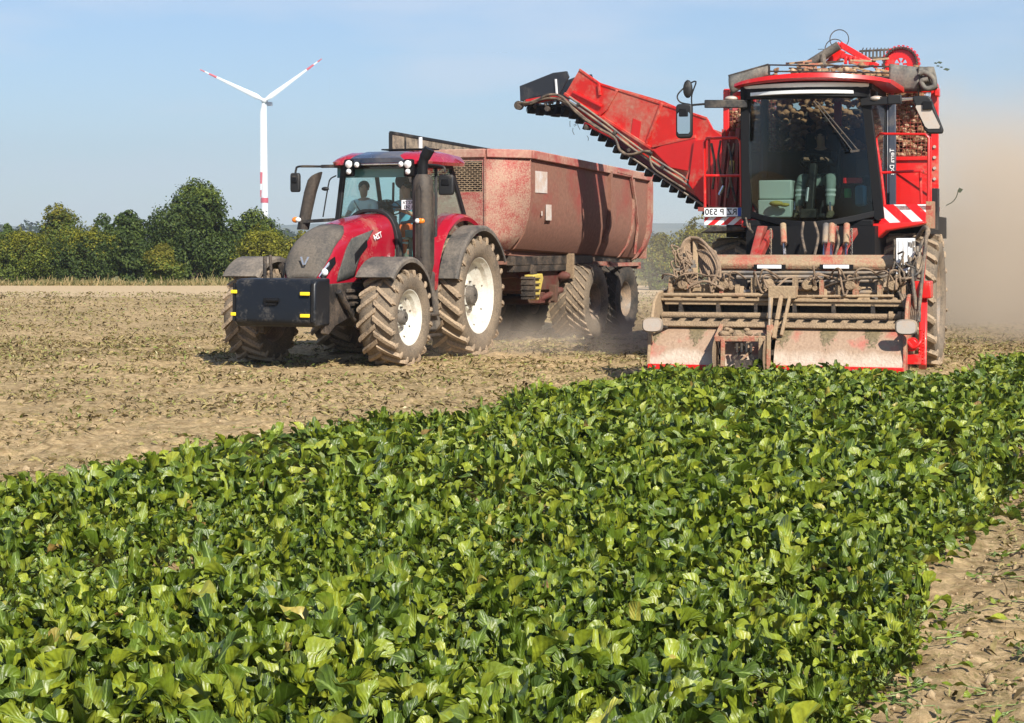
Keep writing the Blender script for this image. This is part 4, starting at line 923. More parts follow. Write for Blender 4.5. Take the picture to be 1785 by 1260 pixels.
# number plate behind the windscreen edge (mirrored as in the picture)
c = A(713,357,1.10); b = MB(); b.box(c[0]-.13,c[0]+.13,c[1],c[1]+.012,c[2]-.075,c[2]+.075); pl = b.build('number_plate','whitec',tr,bevel=.004)
b = MB(); b.box(c[0]+.088,c[0]+.122,c[1]-.004,c[1]-.001,c[2]+.0,c[2]+.068); b.build('blue_field','blue',pl)
text_part('RZ TA','plate_text','ink',pl,.062,(c[0]-.02,c[1]-.003,c[2]+.035),(1,0,0),(0,0,1),depth=.001)
text_part('R 542','plate_text','ink',pl,.07,(c[0]-.005,c[1]-.003,c[2]-.035),(1,0,0),(0,0,1),depth=.001)
b = MB(); b.tube([(c[0]+.1,c[1]+.02,c[2]),(.90,yF,c[2])],.012,6); b.build('plate_bracket','black',pl)
# ---- cab interior
b = MB(); sy = 2.15
b.box(.02,.50,sy-.05,sy+.42,1.72,1.92); b.prism([(sy+.35,1.85),(sy+.50,1.85),(sy+.62,2.75),(sy+.48,2.75)],'x',.03,.49); b.build('driver_seat','seat',tr,bevel=.05)
b = MB(); b.box(-.50,-.12,sy-.05,sy+.35,1.72,1.86); b.prism([(sy+.30,1.8),(sy+.40,1.8),(sy+.48,2.5),(sy+.38,2.5)],'x',-.48,-.14); b.build('passenger_seat','seat',tr,bevel=.04)
b = MB(); b.lathe([(.165,0),(.183,.012),(.190,0),(.183,-.012)],(0,0,0),'z',28,closed=True); b.bar((-.17,0,0),(.17,0,0),.03,.015); b.bar((0,-.17,0),(0,0,0),.03,.015); b.lathe([(.001,.02),(.05,.02),(.05,-.03)],(0,0,0),'z',12)
stw = b.build('steering_wheel','blackc',tr); stw.location = (.22,1.72,2.38); stw.rotation_euler = (R_(-38),0,0)
b = MB(); b.bar((.22,1.45,1.45),(.22,1.72,2.36),.10,.10); b.box(.05,.40,1.42,1.62,1.95,2.25); b.build('dashboard','blackc',tr,bevel=.03)
b = MB(); b.prism([(x*.11+.02,z*.12+2.82) for x,z in [(math.cos(2*PI*k/20),math.sin(2*PI*k/20)) for k in range(20)]],'y',2.55,2.62); b.bar((-.12,2.5,1.6),(-.12,2.55,2.8),.03,.03); b.build('fan','blackc',tr)
b = MB(); b.box(.55,.86,1.7,2.7,1.55,1.95); b.box(.58,.82,1.5,1.75,1.9,2.02); b.tube([(.75,1.9,1.9),(.72,1.85,2.25)],.02,6); b.build('side_console','teal',tr,bevel=.03)
b = MB(); b.box(-.5,.88,1.3,1.36,2.84,3.0); b.box(-.5,-.40,1.4,2.6,2.9,3.0); b.build('headlining','teal',tr)

# ================================================================ PEOPLE
def skinned(name, J, E, m, parent=None, root=0, sub=2):
    """J: list of (pos, radius); one continuous surface grown over the joints"""
    me = bpy.data.meshes.new(name); me.from_pydata([tuple(j[0]) for j in J], E, []); me.materials.append(M[m])
    o = bpy.data.objects.new(name, me); COL.objects.link(o); o.parent = parent
    sk = o.modifiers.new('skin','SKIN'); sk.use_smooth_shade = True
    if not me.skin_vertices: me.skin_vertices.new()
    lay = me.skin_vertices[0].data
    for i,j in enumerate(J):
        r = j[1]; lay[i].radius = (r, r) if not isinstance(r, tuple) else r; lay[i].use_root = (i == root)
    ss = o.modifiers.new('sub','SUBSURF'); ss.levels = sub; ss.render_levels = sub
    return o
def hand(J, E, wrist, pos, dirf, side, up, curl=.9):
    """palm and five curled fingers appended to the joint lists"""
    d, s, u = Vector(dirf).normalized(), Vector(side).normalized(), Vector(up).normalized()
    def add(p, r, par): J.append((tuple(p), r)); E.append((par, len(J)-1)); return len(J)-1
    p0 = Vector(pos); pm = add(p0+d*.045, (.032,.018), wrist)
    for k,(off,L_) in enumerate(((-.030,.055),(-.010,.065),(.010,.062),(.028,.05))):
        a = add(p0+d*.085+s*off, .0105, pm); b_ = add(p0+d*(.085+L_*.5)+s*off-u*L_*.28*curl, .009, a); add(p0+d*(.085+L_*.55)+s*off-u*L_*.85*curl, .008, b_)
    a = add(p0+d*.03-s*.04-u*.008, .0115, pm); add(p0+d*.065-s*.055-u*.03, .009, a)
def seated(label, loc, parentloc, H=1.0, face=(0,-1,0), hands=None, cloth=None, headturn=0, hairm='hair', shortsl=True, trous='darkc', shirt='shirtb', reflective=True, lean=0, boots=True, knees=.16, footz=-.42, footy=-.62):
    """seated person; origin at the seat (hip) point, looking towards -y of its own frame"""
    rz = -parentloc.t; wx_, wy_, wz_ = parentloc.world(*loc)
    pn = None
    hip = Vector((0,0,.10)); 
    J = []; E = []
    def add(p, r, par=None):
        J.append((tuple(p), r)); 
        if par is not None: E.append((par, len(J)-1))
        return len(J)-1
    pel = add((0,0,.08),(.15,.11)); wst = add((0,-.01+lean*.3,.24),(.125,.095),pel); che = add((0,-.02+lean*.7,.42),(.155,.11),wst); upc = add((0,-.015+lean,.52),(.12,.08),che)
    nk = add((0,-.02+lean,.60),.052,upc); 
    ht = Vector((math.sin(headturn)*.02,-math.cos(headturn)*.02,0)); hb_ = add(Vector((0,-.03+lean,.665))+ht,(.068,.075),nk); hm = add(Vector((0,-.035+lean,.745))+ht*1.0,(.078,.095),hb_); tp = add(Vector((0,-.03+lean,.83))+ht*.5,(.062,.075),hm)
    nose = add(Vector((0,-.035+lean,.735))+Vector((math.sin(headturn)*.105,-math.cos(headturn)*.105,0)),.012,hm)
    hands = hands or {1:(.20,-.42,.22),-1:(-.20,-.42,.22)}; sh = {}; el = {}
    for s in (1,-1):
        a = add((s*.185,-.01+lean,.50),.058,upc); hd = Vector(hands[s]); mid = (Vector((s*.19,0,.5))+hd)/2+Vector((s*.06,.02,-.12)); e_ = add(mid,.041,a); w_ = add(hd,.027,e_)
        sh[s], el[s] = a, e_; dd = (hd-mid).normalized(); hand(J,E,w_,hd,dd,Vector((s*1.0,0,0)),Vector((0,-.3,1)))
        k = add((s*(.10+knees*.5),-.46,.13),.066,add((s*.09,-.05,.08),.092,pel)); f = add((s*(.11+knees*.5),footy,footz+.10),.042,k); t_ = add((s*(.12+knees*.5),footy-.02,footz+.03),.04,f); add((s*(.13+knees*.5),footy-.16,footz),.035,t_)
    o = skinned('person',J,E,'skin',None,pel); o.location = (wx_,wy_,wz_); o.rotation_euler = (0,0,rz); tag(o,label,'person')
    # shirt
    T = []; F = []
    def ad(p, r, par=None):
        T.append((tuple(p), r)); 
        if par is not None: F.append((par, len(T)-1))
        return len(T)-1
    a = ad((0,0,.06),(.168,.128)); b_ = ad((0,-.01+lean*.3,.24),(.150,.115),a); c_ = ad((0,-.02+lean*.7,.42),(.178,.128),b_); d_ = ad((0,-.015+lean,.525),(.130,.092),c_)
    for s in (1,-1):
        e_ = ad((s*.19,-.01+lean,.50),.073,d_); p1 = Vector(J[el[s]][0]); p0_ = Vector((s*.19,0,.5)); q = ad(p0_.lerp(p1,.62 if shortsl else 1.0),.060 if shortsl else .052,e_)
        if not shortsl: ad(p1.lerp(Vector(hands[s]),.9),.036,q)
    skinned('shirt',T,F,shirt,o,0)
    T = []; F = []; a = ad((0,0,.06),(.17,.13))
    for s in (1,-1):
        k0 = ad((s*.09,-.05,.08),.105,a); k1 = ad((s*(.10+knees*.5),-.46,.14),.083,k0); k2 = ad((s*(.11+knees*.5),footy,footz+.12),.068,k1)
    skinned('trousers',T,F,trous,o,0)
    if reflective:
        b = MB()
        for s in (1,-1):
            k1, k2 = Vector((s*(.10+knees*.5),-.46,.14)), Vector((s*(.11+knees*.5),footy,footz+.12))
            for f in (.42,.58): c = k1.lerp(k2,f); b.lathe([(.083-.015*f,-.018),(.086-.015*f,0),(.083-.015*f,.018)],tuple(c),'z',16)
        b.build('reflective_band','refl',o)
    if boots:
        for s in (1,-1):
            b = MB(); x = s*(.12+knees*.5); b.loft([[(x+.05*math.cos(q)*g1,y,z+.045*math.sin(q)*g2) for q in [2*PI*i/12 for i in range(12)]] for y,z,g1,g2 in ((footy+.06,footz+.04,.9,1.1),(footy-.04,footz+.03,1,1.2),(footy-.14,footz,1.05,.95),(footy-.21,footz-.01,.7,.6))]); b.build('boot','boot',o,smooth=60)
    b = MB(); hc = Vector((0,-.018+lean,.785)); b.ball(tuple(hc),.098,18,10,(.92,1.08,.92)); k = [i for i,v in enumerate(b.v) if (v[2] < hc.z-.01 and (v[1]-hc.y) < .02) or v[2] < hc.z-.075]
    ks = set(k); b.f = [f for f in b.f if not all(i in ks for i in f)]; hr = b.build('hair',hairm,o,smooth=60); hr.modifiers.new('th','SOLIDIFY').thickness = .012
    b = MB()
    for s in (1,-1):
        c = Vector((0,-.035+lean,.765))+Vector((math.sin(headturn),-math.cos(headturn),0))*.088+Vector((math.cos(headturn),math.sin(headturn),0))*s*.03; b.ball(tuple(c),.010,8,6)
    b.build('eyes','ink',o,smooth=60); b = MB(); c = Vector((0,-.035+lean,.695))+Vector((math.sin(headturn),-math.cos(headturn),0))*.084; b.ball(tuple(c),.02,8,6,(1,.4,.35)); b.build('mouth','skin',o,smooth=60)
    for s in (1,-1): 
        b = MB(); b.ball((s*.082,-.025+lean,.74),.026,8,6,(.45,.7,1.1)); b.build('ear','skin',o,smooth=60)
    return o
pz = A(618,385,2.2)
seated('passenger in a pale t-shirt with shoulder strap, seated beside the tractor driver', (-.46,2.18,1.95), TF, hands={1:(.10,-.22,.26),-1:(-.24,-.26,.28)}, headturn=.5, shirt='shirtw', trous='darkc', reflective=False, boots=True)
po = bpy.data.objects['person']; b = MB(); b.tube(smoothpath([(-.13,-.12,.55),(-.03,-.16,.42),(.10,-.15,.25),(.15,-.1,.12)],5),.009,5); b.build('shoulder_strap','blackc',po)
seated('tractor driver in blue shirt and orange hi-vis trousers holding the steering wheel', (.30,2.20,1.93), TF, hands={1:(.10,-.42,.40),-1:(-.24,-.42,.40)}, headturn=-.35, shirt='shirtb', trous='hiv', reflective=True)
M['placard_dirty'] = mat('placard_dirty', (.62,.60,.58), .5, 0, .55, dcol=(.50,.38,.30), dscale=4, fine=1)
# ================================================================ TRAILER
RF = Frame(.325, 33, 23)
tl = thing('tipping_trailer', 'mud-splashed red high-sided tipping trailer hitched behind the tractor', 'trailer', (RF.X, RF.Y, 0), -RF.t)
dz = lambda v: -.032*v
W0, W1 = -2.55, 0.0
def side_prof(v, s=1, inset=0):   # section from rim down to floor (x towards inside for larger inset)
    X = lambda o: (W1-o if s > 0 else W0+o)
    return [(X(0+inset),v,3.33+dz(v)),(X(0+inset),v,2.62+dz(v)),(X(.03+inset),v,2.25+dz(v)),(X(.13+inset),v,1.95+dz(v)),(X(.30+inset),v,1.72+dz(v)),(X(.45+inset),v,1.66+dz(v))]
vs_ = [0.0,.9,1.8,2.7,3.6,4.5,5.4,6.45]
b = MB()
for s in (1,-1):
    o_ = [side_prof(v,s) for v in vs_]; i_ = [side_prof(v,s,.06)[::-1] for v in vs_]
    b.loft([a+c for a,c in zip(o_,i_)])
b.box(W0+.45,W1-.45,-.45,6.45,1.44,1.50)
bd = b.build('body','redtrl',tl,smooth=30)
# floor following the tilt
b = MB(); b.loft([[(W0+.40,v,1.67+dz(v)),(W1-.40,v,1.67+dz(v)),(W1-.40,v,1.60+dz(v)),(W0+.40,v,1.60+dz(v))] for v in (-.5,6.45)]); b.build('floor','redtrl',bd)
# front wall with chamfered corners
fx0, fx1, fy = W0+.62, W1-.62, -.55
for s in (1,-1):
    b = MB(); xo, xi = (W1, fx1) if s > 0 else (W0, fx0); q = -s
    b.loft([[(xo,0,3.33),(xo,0,2.62),(xo+q*.03,-.02,2.25),(xo+q*.13,-.10,1.95),(xo+q*.30,-.22,1.70)],[(xi,fy,3.35),(xi,fy,2.62),(xi,fy,2.25),(xi,fy,1.95),(xi+q*.0,fy+.0,1.70)],[(xi,fy+.07,3.35),(xi,fy+.07,2.62),(xi,fy+.07,2.25),(xi,fy+.07,1.95),(xi,fy+.07,1.70)],[(xo+q*.07,.05,3.33),(xo+q*.07,.05,2.62),(xo+q*.10,.03,2.25),(xo+q*.18,.0,1.95),(xo+q*.33,-.1,1.70)]],cap=False,closed=False)
    cp = b.build('corner_panel','redtrlmud',bd,smooth=30); cp.modifiers.new('t','SOLIDIFY').thickness = .012
b = MB(); mz0, mz1 = 2.70, 3.24; mx0, mx1 = fx0+.1, fx1-.06
b.box(fx0,fx1,fy,fy+.06,1.70,mz0); b.box(fx0,fx1,fy,fy+.06,mz1,3.35); b.box(fx0,mx0,fy,fy+.06,mz0,mz1); b.box(mx1,fx1,fy,fy+.06,mz0,mz1)
b.bar((fx1,fy-.01,1.72),(fx1,fy-.01,3.34),.03,.03); b.bar((fx0,fy-.01,1.72),(fx0,fy-.01,3.34),.03,.03); b.build('front_wall','redtrlmud',bd)
b = MB(); z = mz0
while z < mz1: b.box(mx0,mx1,fy+.008,fy+.022,z,z+.012); z += .036
k = 0; x = mx0
zz = [mz0+.036*i for i in range(int((mz1-mz0)/.036)+1)]
for i,z in enumerate(zz):
    x = mx0+(.05 if i%2 else 0)
    while x < mx1-.01: b.box(x,x+.014,fy+.01,fy+.02,z+.012,z+.036); x += .10
b.build('mesh_window','mud',bd,smooth=0); b = MB(); b.box(mx0,mx1,fy+.30,fy+.32,mz0,mz1); b.build('mesh_backing','chassis',bd)
# rim rail all round
b = MB(); zt, zb = 3.42, 3.28
def rail(p, q, w=.13): b.bar(p, q, w, .15)
for s in (1,-1):
    xo, xi = (W1, fx1) if s > 0 else (W0, fx0)
    rail((xo,-.02,3.36),(xo,6.5,3.36+dz(6.5))); rail((xo,.0,3.362),(xi,fy+.02,3.372))
rail((fx0,fy+.02,3.37),(fx1,fy+.02,3.37)); b.build('rim_rail','redrail',bd,bevel=.015)
# ribs and rear frame
b = MB()
for v in (3.95,):
    b.loft([[(x+.0,v-.05,z),(x+.07,v-.05,z),(x+.07,v+.05,z),(x,v+.05,z)] for x,_,z in side_prof(v)[:4]])
b.build('side_rib','redtrl',bd)
b = MB()
for s in (1,-1):
    for v,w_,o_ in ((6.35,.16,.07),(5.35,.05,.04)):
        b.loft([[(x-s*.0,v-w_/2,z),(x+s*o_,v-w_/2,z),(x+s*o_,v+w_/2,z),(x,v+w_/2,z)] for x,_,z in side_prof(v,s)])
b.bar((W1+.05,4.25,3.22),(W1+.05,5.1,3.18),.05,.05); b.bar((W1+.05,5.1,3.18),(W1+.05,5.35,2.7),.05,.05); b.bar((W1+.05,5.35,2.7),(W1+.02,5.6,2.2),.05,.05); b.bar((W1+.02,5.6,2.2),(W1-.1,5.75,1.6),.05,.05)
b.loft([[(W0+.05,v,3.2-.2),(W1-.05,v,3.2-.2),(W1-.1,v,1.5),(W0+.1,v,1.5)] for v in (6.42,6.5)])
b.build('tailgate_frame','redtrlmud',bd)
# white plates
b = MB(); b.box(.003,.012,.20,.75,2.70,3.08); b.build('placard','placard_dirty',bd); b = MB(); b.box(.003,.012,.70,.95,2.22,2.50); b.build('placard','placard_dirty',bd)
b = MB(); b.box(.003,.010,.48,.53,2.30,2.38); b.build('placard','placard_dirty',bd)
# extension board on the far side with black frame
b = MB(); z0 = 3.42
for p,q in (((W0,-.35,z0),(W0,-.35,z0+.36)),((W0,-.35,z0+.36),(W0,6.2,z0+.20)),((W0,6.2,z0-.2),(W0,6.2,z0+.20)),((W0,.2,z0),(W0,.2,z0+.33))): b.bar(p,q,.05,.05)
eb = b.build('extension_board','black',tl); b = MB(); b.prism([(-.33,z0-.05),(6.2,z0-.22),(6.2,z0+.19),(-.33,z0+.34)],'x',W0-.012,W0+.012); b.build('board_panel',mat('board_speckled',(.05,.045,.04),.8,0,.55,dcol=(.36,.28,.20),dscale=6,fine=1.6,bump=.4),eb)
b = MB(); b.tube([(W0+.3,.25,3.40),(W0+.3,.25,3.72)],.035,8); b.build('board_post','white',eb)
# chassis, drawbar, axles
b = MB()
for x in (-1.75,-.80):
    b.box(x-.07,x+.07,-.4,6.3,1.18,1.45)
b.bar((-1.27,-.2,1.15),(-1.27,-1.9,.85),.22,.26); b.box(-2.1,-.45,1.2,2.5,.95,1.4); b.box(-1.95,-.6,2.6,5.7,.85,1.15)
for v in (3.30,5.05): b.tube([(-2.3,v,.71),(-.25,v,.71)],.09,10)
b.build('chassis_frame','chassisshade',tl,bevel=.02)
b = MB(); b.box(-2.2,-.35,.0,6.2,1.42,1.58); b.box(-.5,-.36,.1,2.9,1.30,1.50); b.bar((-.45,.2,1.45),(-.45,3.0,1.62),.06,.12); b.build('tipping_frame','chassis',tl,bevel=.01)
b = MB(); b.box(-.55,-.25,2.75,3.0,.90,1.05); b.ball((-.4,2.5,1.20),.09,10,6,(2,1,1)); b.box(-.36,-.22,1.75,1.85,.75,1.05); b.tube([(-.4,1.4,.80),(-.25,2.1,.95)],.06,8); b.box(-.6,-.35,1.3,1.55,.72,.92)
for k in range(5): b.bar((-.35,1.75+.08*k,.72),(-.30,1.80+.08*k,1.0),.02,.05)
b.build('brake_gear','chassisshade',tl,bevel=.01)
# yellow wheel chock in its holder
b = MB(); b.prism([(.42,1.25),(.86,1.27),(.90,1.18),(.68,.80),(.62,.80),(.46,1.02)],'x',-.30,-.12); ch = b.build('wheel_chock','yellowd',tl,bevel=.015)
b = MB(); b.box(-.34,-.09,.38,.44,.82,1.22)
for z in (.88,.98,1.08,1.18): b.box(-.345,-.085,.36,.66,z,z+.02)
b.bar((-.20,.62,1.25),(-.20,.64,1.42),.05,.2); b.build('chock_holder','chassis',ch)
# mudguard block and wheels
wheel('trailer_wheel', tl, (-.36,3.30,.71), .71, .74, .33, 24, .026, kind='v', out=1, rimm='rimgrey', sidem='sidew', seed=5)
wheel('trailer_wheel', tl, (-.36,5.05,.71), .71, .74, .33, 24, .026, kind='v', out=1, rimm='rimgrey', sidem='rubberdk', treadm='rubberdk', seed=6)
wheel('trailer_wheel', tl, (-2.25,3.30,.71), .71, .62, .33, 24, .026, kind='v', out=-1, rimm='rimgrey', sidem='rubberdk', treadm='rubberdk', seed=7)
wheel('trailer_wheel', tl, (-2.25,5.05,.71), .71, .62, .33, 24, .026, kind='v', out=-1, rimm='rimgrey', sidem='rubberdk', treadm='rubberdk', seed=8)
b = MB(); b.box(-.60,-.22,2.62,2.70,1.15,1.62); b.build('mud_flap','mud',tl,bevel=.01)
b = MB(); b.box(-.62,0.02,4.0,4.1,1.38,1.46); b.box(-.62,.02,5.7,5.8,1.30,1.40); b.box(-.05,.02,4.0,5.8,1.36,1.43); b.build('guard_bar','redtrlmud',tl)
# ================================================================ BEET HARVESTER
HF = Frame(3.41, 24, 18)
hv = thing('beet_harvester', 'huge red beet harvester with muddy topper header, glass cab and loading boom', 'harvester', (HF.X, HF.Y, 0), -HF.t)
H = HF.at; HS = HF.side
def bx(px0, py0, px1, py1, v0, v1, mb, ):
    """box whose front face covers a measured rectangle"""
    a = H(px0,py1,v0); c = H(px1,py0,v0); mb.box(a[0],c[0],v0,v1,a[2],c[2]); return mb
# wheels
wheel('front_wheel', hv, (1.20,4.30,.98), .98, .78, .56, 19, .055, out=1, rimm='rimgrey', seed=11)
wheel('front_wheel', hv, (-1.28,4.10,.95), .95, .78, .56, 19, .055, out=-1, rimm='rimgrey', seed=12)
wheel('rear_wheel', hv, (.62,9.6,.98), .98, .78, .56, 19, .055, out=1, rimm='rimgrey', treadm='rubberdk', seed=13)
wheel('rear_wheel', hv, (-1.25,9.6,.98), .98, .78, .56, 19, .055, out=-1, rimm='rimgrey', treadm='rubberdk', seed=14)
# ------------------------------------------------ header
hd_ = MB()
hd_.box(-1.62,1.50,.45,.95,1.00,1.08)
hp = hd_.build('header_deck','mudpink',hv,bevel=.01)
UL, UR = -1.68, 1.56
# deflector plate: sloping, worn bright near the bottom
def plate(x0, x1, nm='deflector_plate'):
    b = MB(); n = 10
    prof = [(-.20,.245),(-.19,.33),(-.12,.47),(-.02,.60),(.10,.70),(.20,.76)]
    b.loft([[(x,v,z) for v,z in prof]+[(x,v+.02,z) for v,z in prof[::-1]] for x in [x0+(x1-x0)*i/n for i in range(n+1)]])
    return b.build(nm,'deflector',hp,smooth=40)
def deflmat():
    m, t, o = nmat('deflector'); N = t.nodes.new; L = t.links.new; M['deflector'] = m
    p = N('ShaderNodeBsdfPrincipled'); L(p.outputs[0], o.inputs[0]); tc = N('ShaderNodeTexCoord'); sp = N('ShaderNodeSeparateXYZ'); L(tc.outputs['Object'], sp.inputs[0])
    nz = N('ShaderNodeTexNoise'); nz.inputs['Scale'].default_value = 3.2; nz.inputs['Detail'].default_value = 6; L(tc.outputs['Object'], nz.inputs['Vector'])
    n2 = N('ShaderNodeTexNoise'); n2.inputs['Scale'].default_value = 26; n2.inputs['Detail'].default_value = 6; L(tc.outputs['Object'], n2.inputs['Vector'])
    # crusts of mud under each row unit: blobs repeating along x
    sx = N('ShaderNodeMath'); sx.operation = 'MULTIPLY_ADD'; L(sp.outputs[0], sx.inputs[0]); sx.inputs[1].default_value = 2*PI/.56; sx.inputs[2].default_value = 1.3
    cs = N('ShaderNodeMath'); cs.operation = 'SINE'; L(sx.outputs[0], cs.inputs[0])
    def ma(a, k, c):
        q = N('ShaderNodeMath'); q.operation = 'MULTIPLY_ADD'; L(a, q.inputs[0]); q.inputs[1].default_value = k
        if isinstance(c, float): q.inputs[2].default_value = c
        else: L(c, q.inputs[2])
        return q.outputs[0]
    def rg(v, a, b, c=0, d=1):
        q = N('ShaderNodeMapRange'); q.inputs[1].default_value = a; q.inputs[2].default_value = b; q.inputs[3].default_value = c; q.inputs[4].default_value = d; L(v, q.inputs[0]); return q.outputs[0]
    def mx(f, a, b):
        x = N('ShaderNodeMix'); x.data_type = 'RGBA'; L(f, x.inputs[0])
        for s, q in ((6,a),(7,b)):
            if isinstance(q, tuple): x.inputs[s].default_value = lin(q)
            else: L(q, x.inputs[s])
        return x.outputs[2]
    h = ma(nz.outputs[0], .34, ma(sp.outputs[2], 1.0, -.17))    # height blurred by noise
    dusty = mx(n2.outputs[0], (.24,.15,.095), (.44,.30,.20))
    red = mx(n2.outputs[0], (.36,.07,.05), (.46,.17,.12))
    c = mx(rg(nz.outputs[0],.52,.66), dusty, red)
    worn = mx(n2.outputs[0], (.42,.31,.23), (.60,.50,.40))
    c = mx(rg(h,.44,.32), c, worn)
    cr = ma(cs.outputs[0], .5, ma(n2.outputs[0], .9, ma(sp.outputs[2], 1.9, -1.75)))
    c = mx(rg(cr,.10,.24), c, mx(n2.outputs[0], (.05,.045,.02), (.30,.22,.12)))
    L(c, p.inputs['Base Color']); p.inputs['Roughness'].default_value = .6
    bp = N('ShaderNodeBump'); bp.inputs['Distance'].default_value = .02; bp.inputs['Strength'].default_value = .6; L(ma(rg(cr,.18,.30), .8, n2.outputs[0]), bp.inputs['Height']); L(bp.outputs[0], p.inputs['Normal'])
deflmat()
plate(UL, -.78); plate(-.74, -.12); plate(-.06, UR)
b = MB(); b.box(UL,-.80,-.235,-.20,.195,.262); b.box(-.10,UR,-.235,-.20,.21,.275); b.build('wear_strip','redh',hp,bevel=.006)
b = MB()
for x in np.arange(UL+.1, UR, .21): b.lathe([(.001,-.012),(.012,-.012),(.014,0)],(float(x),-.236,.232),'y',6)
b.build('bolt','steel',hp)
# roller pipe, slotted beam, top bar
b = MB(); b.tube([(UL+.06,.36,.868),(UR-.05,.36,.875)],.042,20)
for x in (UR-.25,UR-.14,UR-.08): b.tube([(x,.36,.885),(x+.05,.36,.885)],.062,16)
b.build('roller','mud',hp,smooth=50)
b = MB(); b.prism([(.05,.735),(.10,.83),(.24,.835),(.30,.76),(.22,.70)],'x',UL+.1,UR-.02); b.build('skid_beam','mud',hp,bevel=.015)
b = MB()
for x in np.arange(UL+.25, UR-.1, .19): b.box(float(x),float(x)+.10,.055,.16,.836,.842)
b.build('slot','blackc',hp,smooth=0)
b = MB(); b.box(UL+.02,UR-.02,.42,.50,1.055,1.09); b.tube([(UL+.05,.43,1.13),(UL+1.5,.43,1.14)],.028,8); b.tube([(UL+1.6,.46,1.12),(UR-.2,.46,1.14)],.02,8); b.build('top_bar','mudpink',hp,bevel=.012)
b = MB(); b.box(UL+.05,UR-.05,.72,.76,.28,1.02)
for i in range(7): x = UL+.25+.5*i; b.box(x,x+.05,.45,.75,.5,1.03)
b.build('housing','chassis',hp)
# flailing drum: dark knives seen in the gap
b = MB(); b.tube([(UL+.1,.60,.66),(UR-.1,.60,.66)],.08,12)
rk = random.Random(4)
for i in range(60):
    x = UL+.15+(UR-UL-.3)*i/60; a = rk.uniform(0,6.3); b.bar((x,.60,.66),(x,.60+.26*math.cos(a),.66+.26*math.sin(a)),.04,.012)
b.build('topper_drum','chassis',hp)
# end plates
for s,x in ((-1,UL),(1,UR)):
    b = MB(); b.prism([(-.22,.22),(-.14,.60),(.10,1.05),(.30,1.16),(.95,1.20),(1.0,.55),(.7,.30),(.2,.22)],'x',x-.02,x+.02); b.build('end_plate','redmud' if s > 0 else 'mudpink',hp,bevel=.01)
# row cleaner frame in the middle (red, over two side discs)
b = MB(); b.bar((-.79,-.30,.60),(-.14,-.30,.61),.07,.07); b.bar((-.68,-.32,.60),(-.68,-.34,.25),.05,.06); b.bar((-.20,-.32,.62),(-.20,-.34,.24),.05,.05); b.bar((-.10,-.30,.78),(-.10,-.34,.22),.05,.05)
b.bar((-.52,-.34,.26),(-.30,-.30,.48),.03,.03)
for s in (-1,1): b.bar((-.45+s*.33,-.28,.60),(-.45+s*.33,.2,.80),.05,.05)
ff = b.build('row_feeler','redmud',hp,bevel=.008)
for x in (-.78,-.14):
    b = MB(); b.lathe([(.001,0),(.17,.005),(.21,.0),(.17,-.005)],(x,-.30,.40),'x',24); b.build('side_disc','mud',ff,smooth=30)
b = MB(); b.box(-.52,-.30,-.38,-.26,.24,.34); b.bar((-.55,-.3,.35),(-.36,-.3,.55),.03,.03); b.bar((-.28,-.3,.35),(-.46,-.3,.55),.03,.03)
for x in (-.50,-.44,-.38,-.32): b.tube([(x,-.34,.44),(x,-.34,.55)],.02,8)
b.build('linkage','chassis',ff)
# mud lumps sitting in the frame
b = MB(); rm = random.Random(8)
for i in range(16): b.ball((rm.uniform(-.7,-.2),rm.uniform(-.25,-.1),rm.uniform(.62,.72)),rm.uniform(.025,.06),8,5,(1.3,1,.8))
for i in range(30): b.ball((rm.uniform(UL+.1,UR-.1),rm.uniform(.25,.32),rm.uniform(.76,.79)),rm.uniform(.012,.035),7,4,(1.6,1,.7))
for i in range(70): b.ball((rm.uniform(UL+.1,UR-.1),rm.uniform(.48,.90),1.09),rm.uniform(.015,.05),7,4,(1.6,1.3,.6))
b.build('mud_lump','mud',hp,smooth=60)
# centre link: upright struts with holes
b = MB()
for px0,py0,px1,py1,w in ((1346,512,1338,600,.035),(1363,510,1349,590,.05),(1378,512,1362,585,.035)):
    b.bar(H(px0,py0,.30),H(px1,py1,-.05),w,.05)
b.box(*[f for f in (H(1340,512,.3)[0],H(1386,512,.3)[0],.25,.42,1.10,1.26)]); cl = b.build('centre_link','mudpink',hp,bevel=.008)
b = MB()
for q in range(7): 
    c = Vector(H(1372,522,.28)).lerp(Vector(H(1356,588,-.04)),q/6); b.lathe([(.001,-.03),(.014,-.03),(.014,-.02)],tuple(c),'y',8)
b.build('pin_hole','blackc',cl); b = MB(); b.tube([H(1342,520,.26),H(1341,556,.02)],.022,8); b.tube([H(1341,556,.02),H(1339,598,-.1)],.014,8); b.build('ram','steel',cl)
# upper beam and cross tubes
b = MB(); a = H(1222,472,1.05); c = H(1566,446,1.05); b.prism([(1.05,1.455),(1.02,1.52),(1.06,1.60),(1.20,1.66),(1.34,1.62),(1.36,1.45)],'x',-1.24,1.40); mb_ = b.build('main_beam','redmud',hp,bevel=.02)
b = MB(); b.tube([(-1.22,.98,1.42),(1.35,.98,1.425)],.022,8); b.tube([(-.75,.92,1.36),(.4,.92,1.37)],.028,8); b.tube([(-.6,.9,1.30),(1.2,.9,1.32)],.018,8); b.tube([(-1.3,.62,1.17),(1.3,.62,1.18)],.03,10)
b.build('cross_tube','steel',hp)
for px0,px1 in ((1320,1362),(1435,1480)):
    a = H(px0,468,.95); c = H(px1,463,.95); b = MB(); b.box(a[0],c[0],.93,.96,a[2],c[2]+.01); sh = b.build('lamp_bar','whitec',hp,bevel=.005); b = MB(); b.box(a[0]-.05,c[0]+.05,.955,1.0,a[2]-.01,c[2]+.015); b.build('housing','blackc',sh)
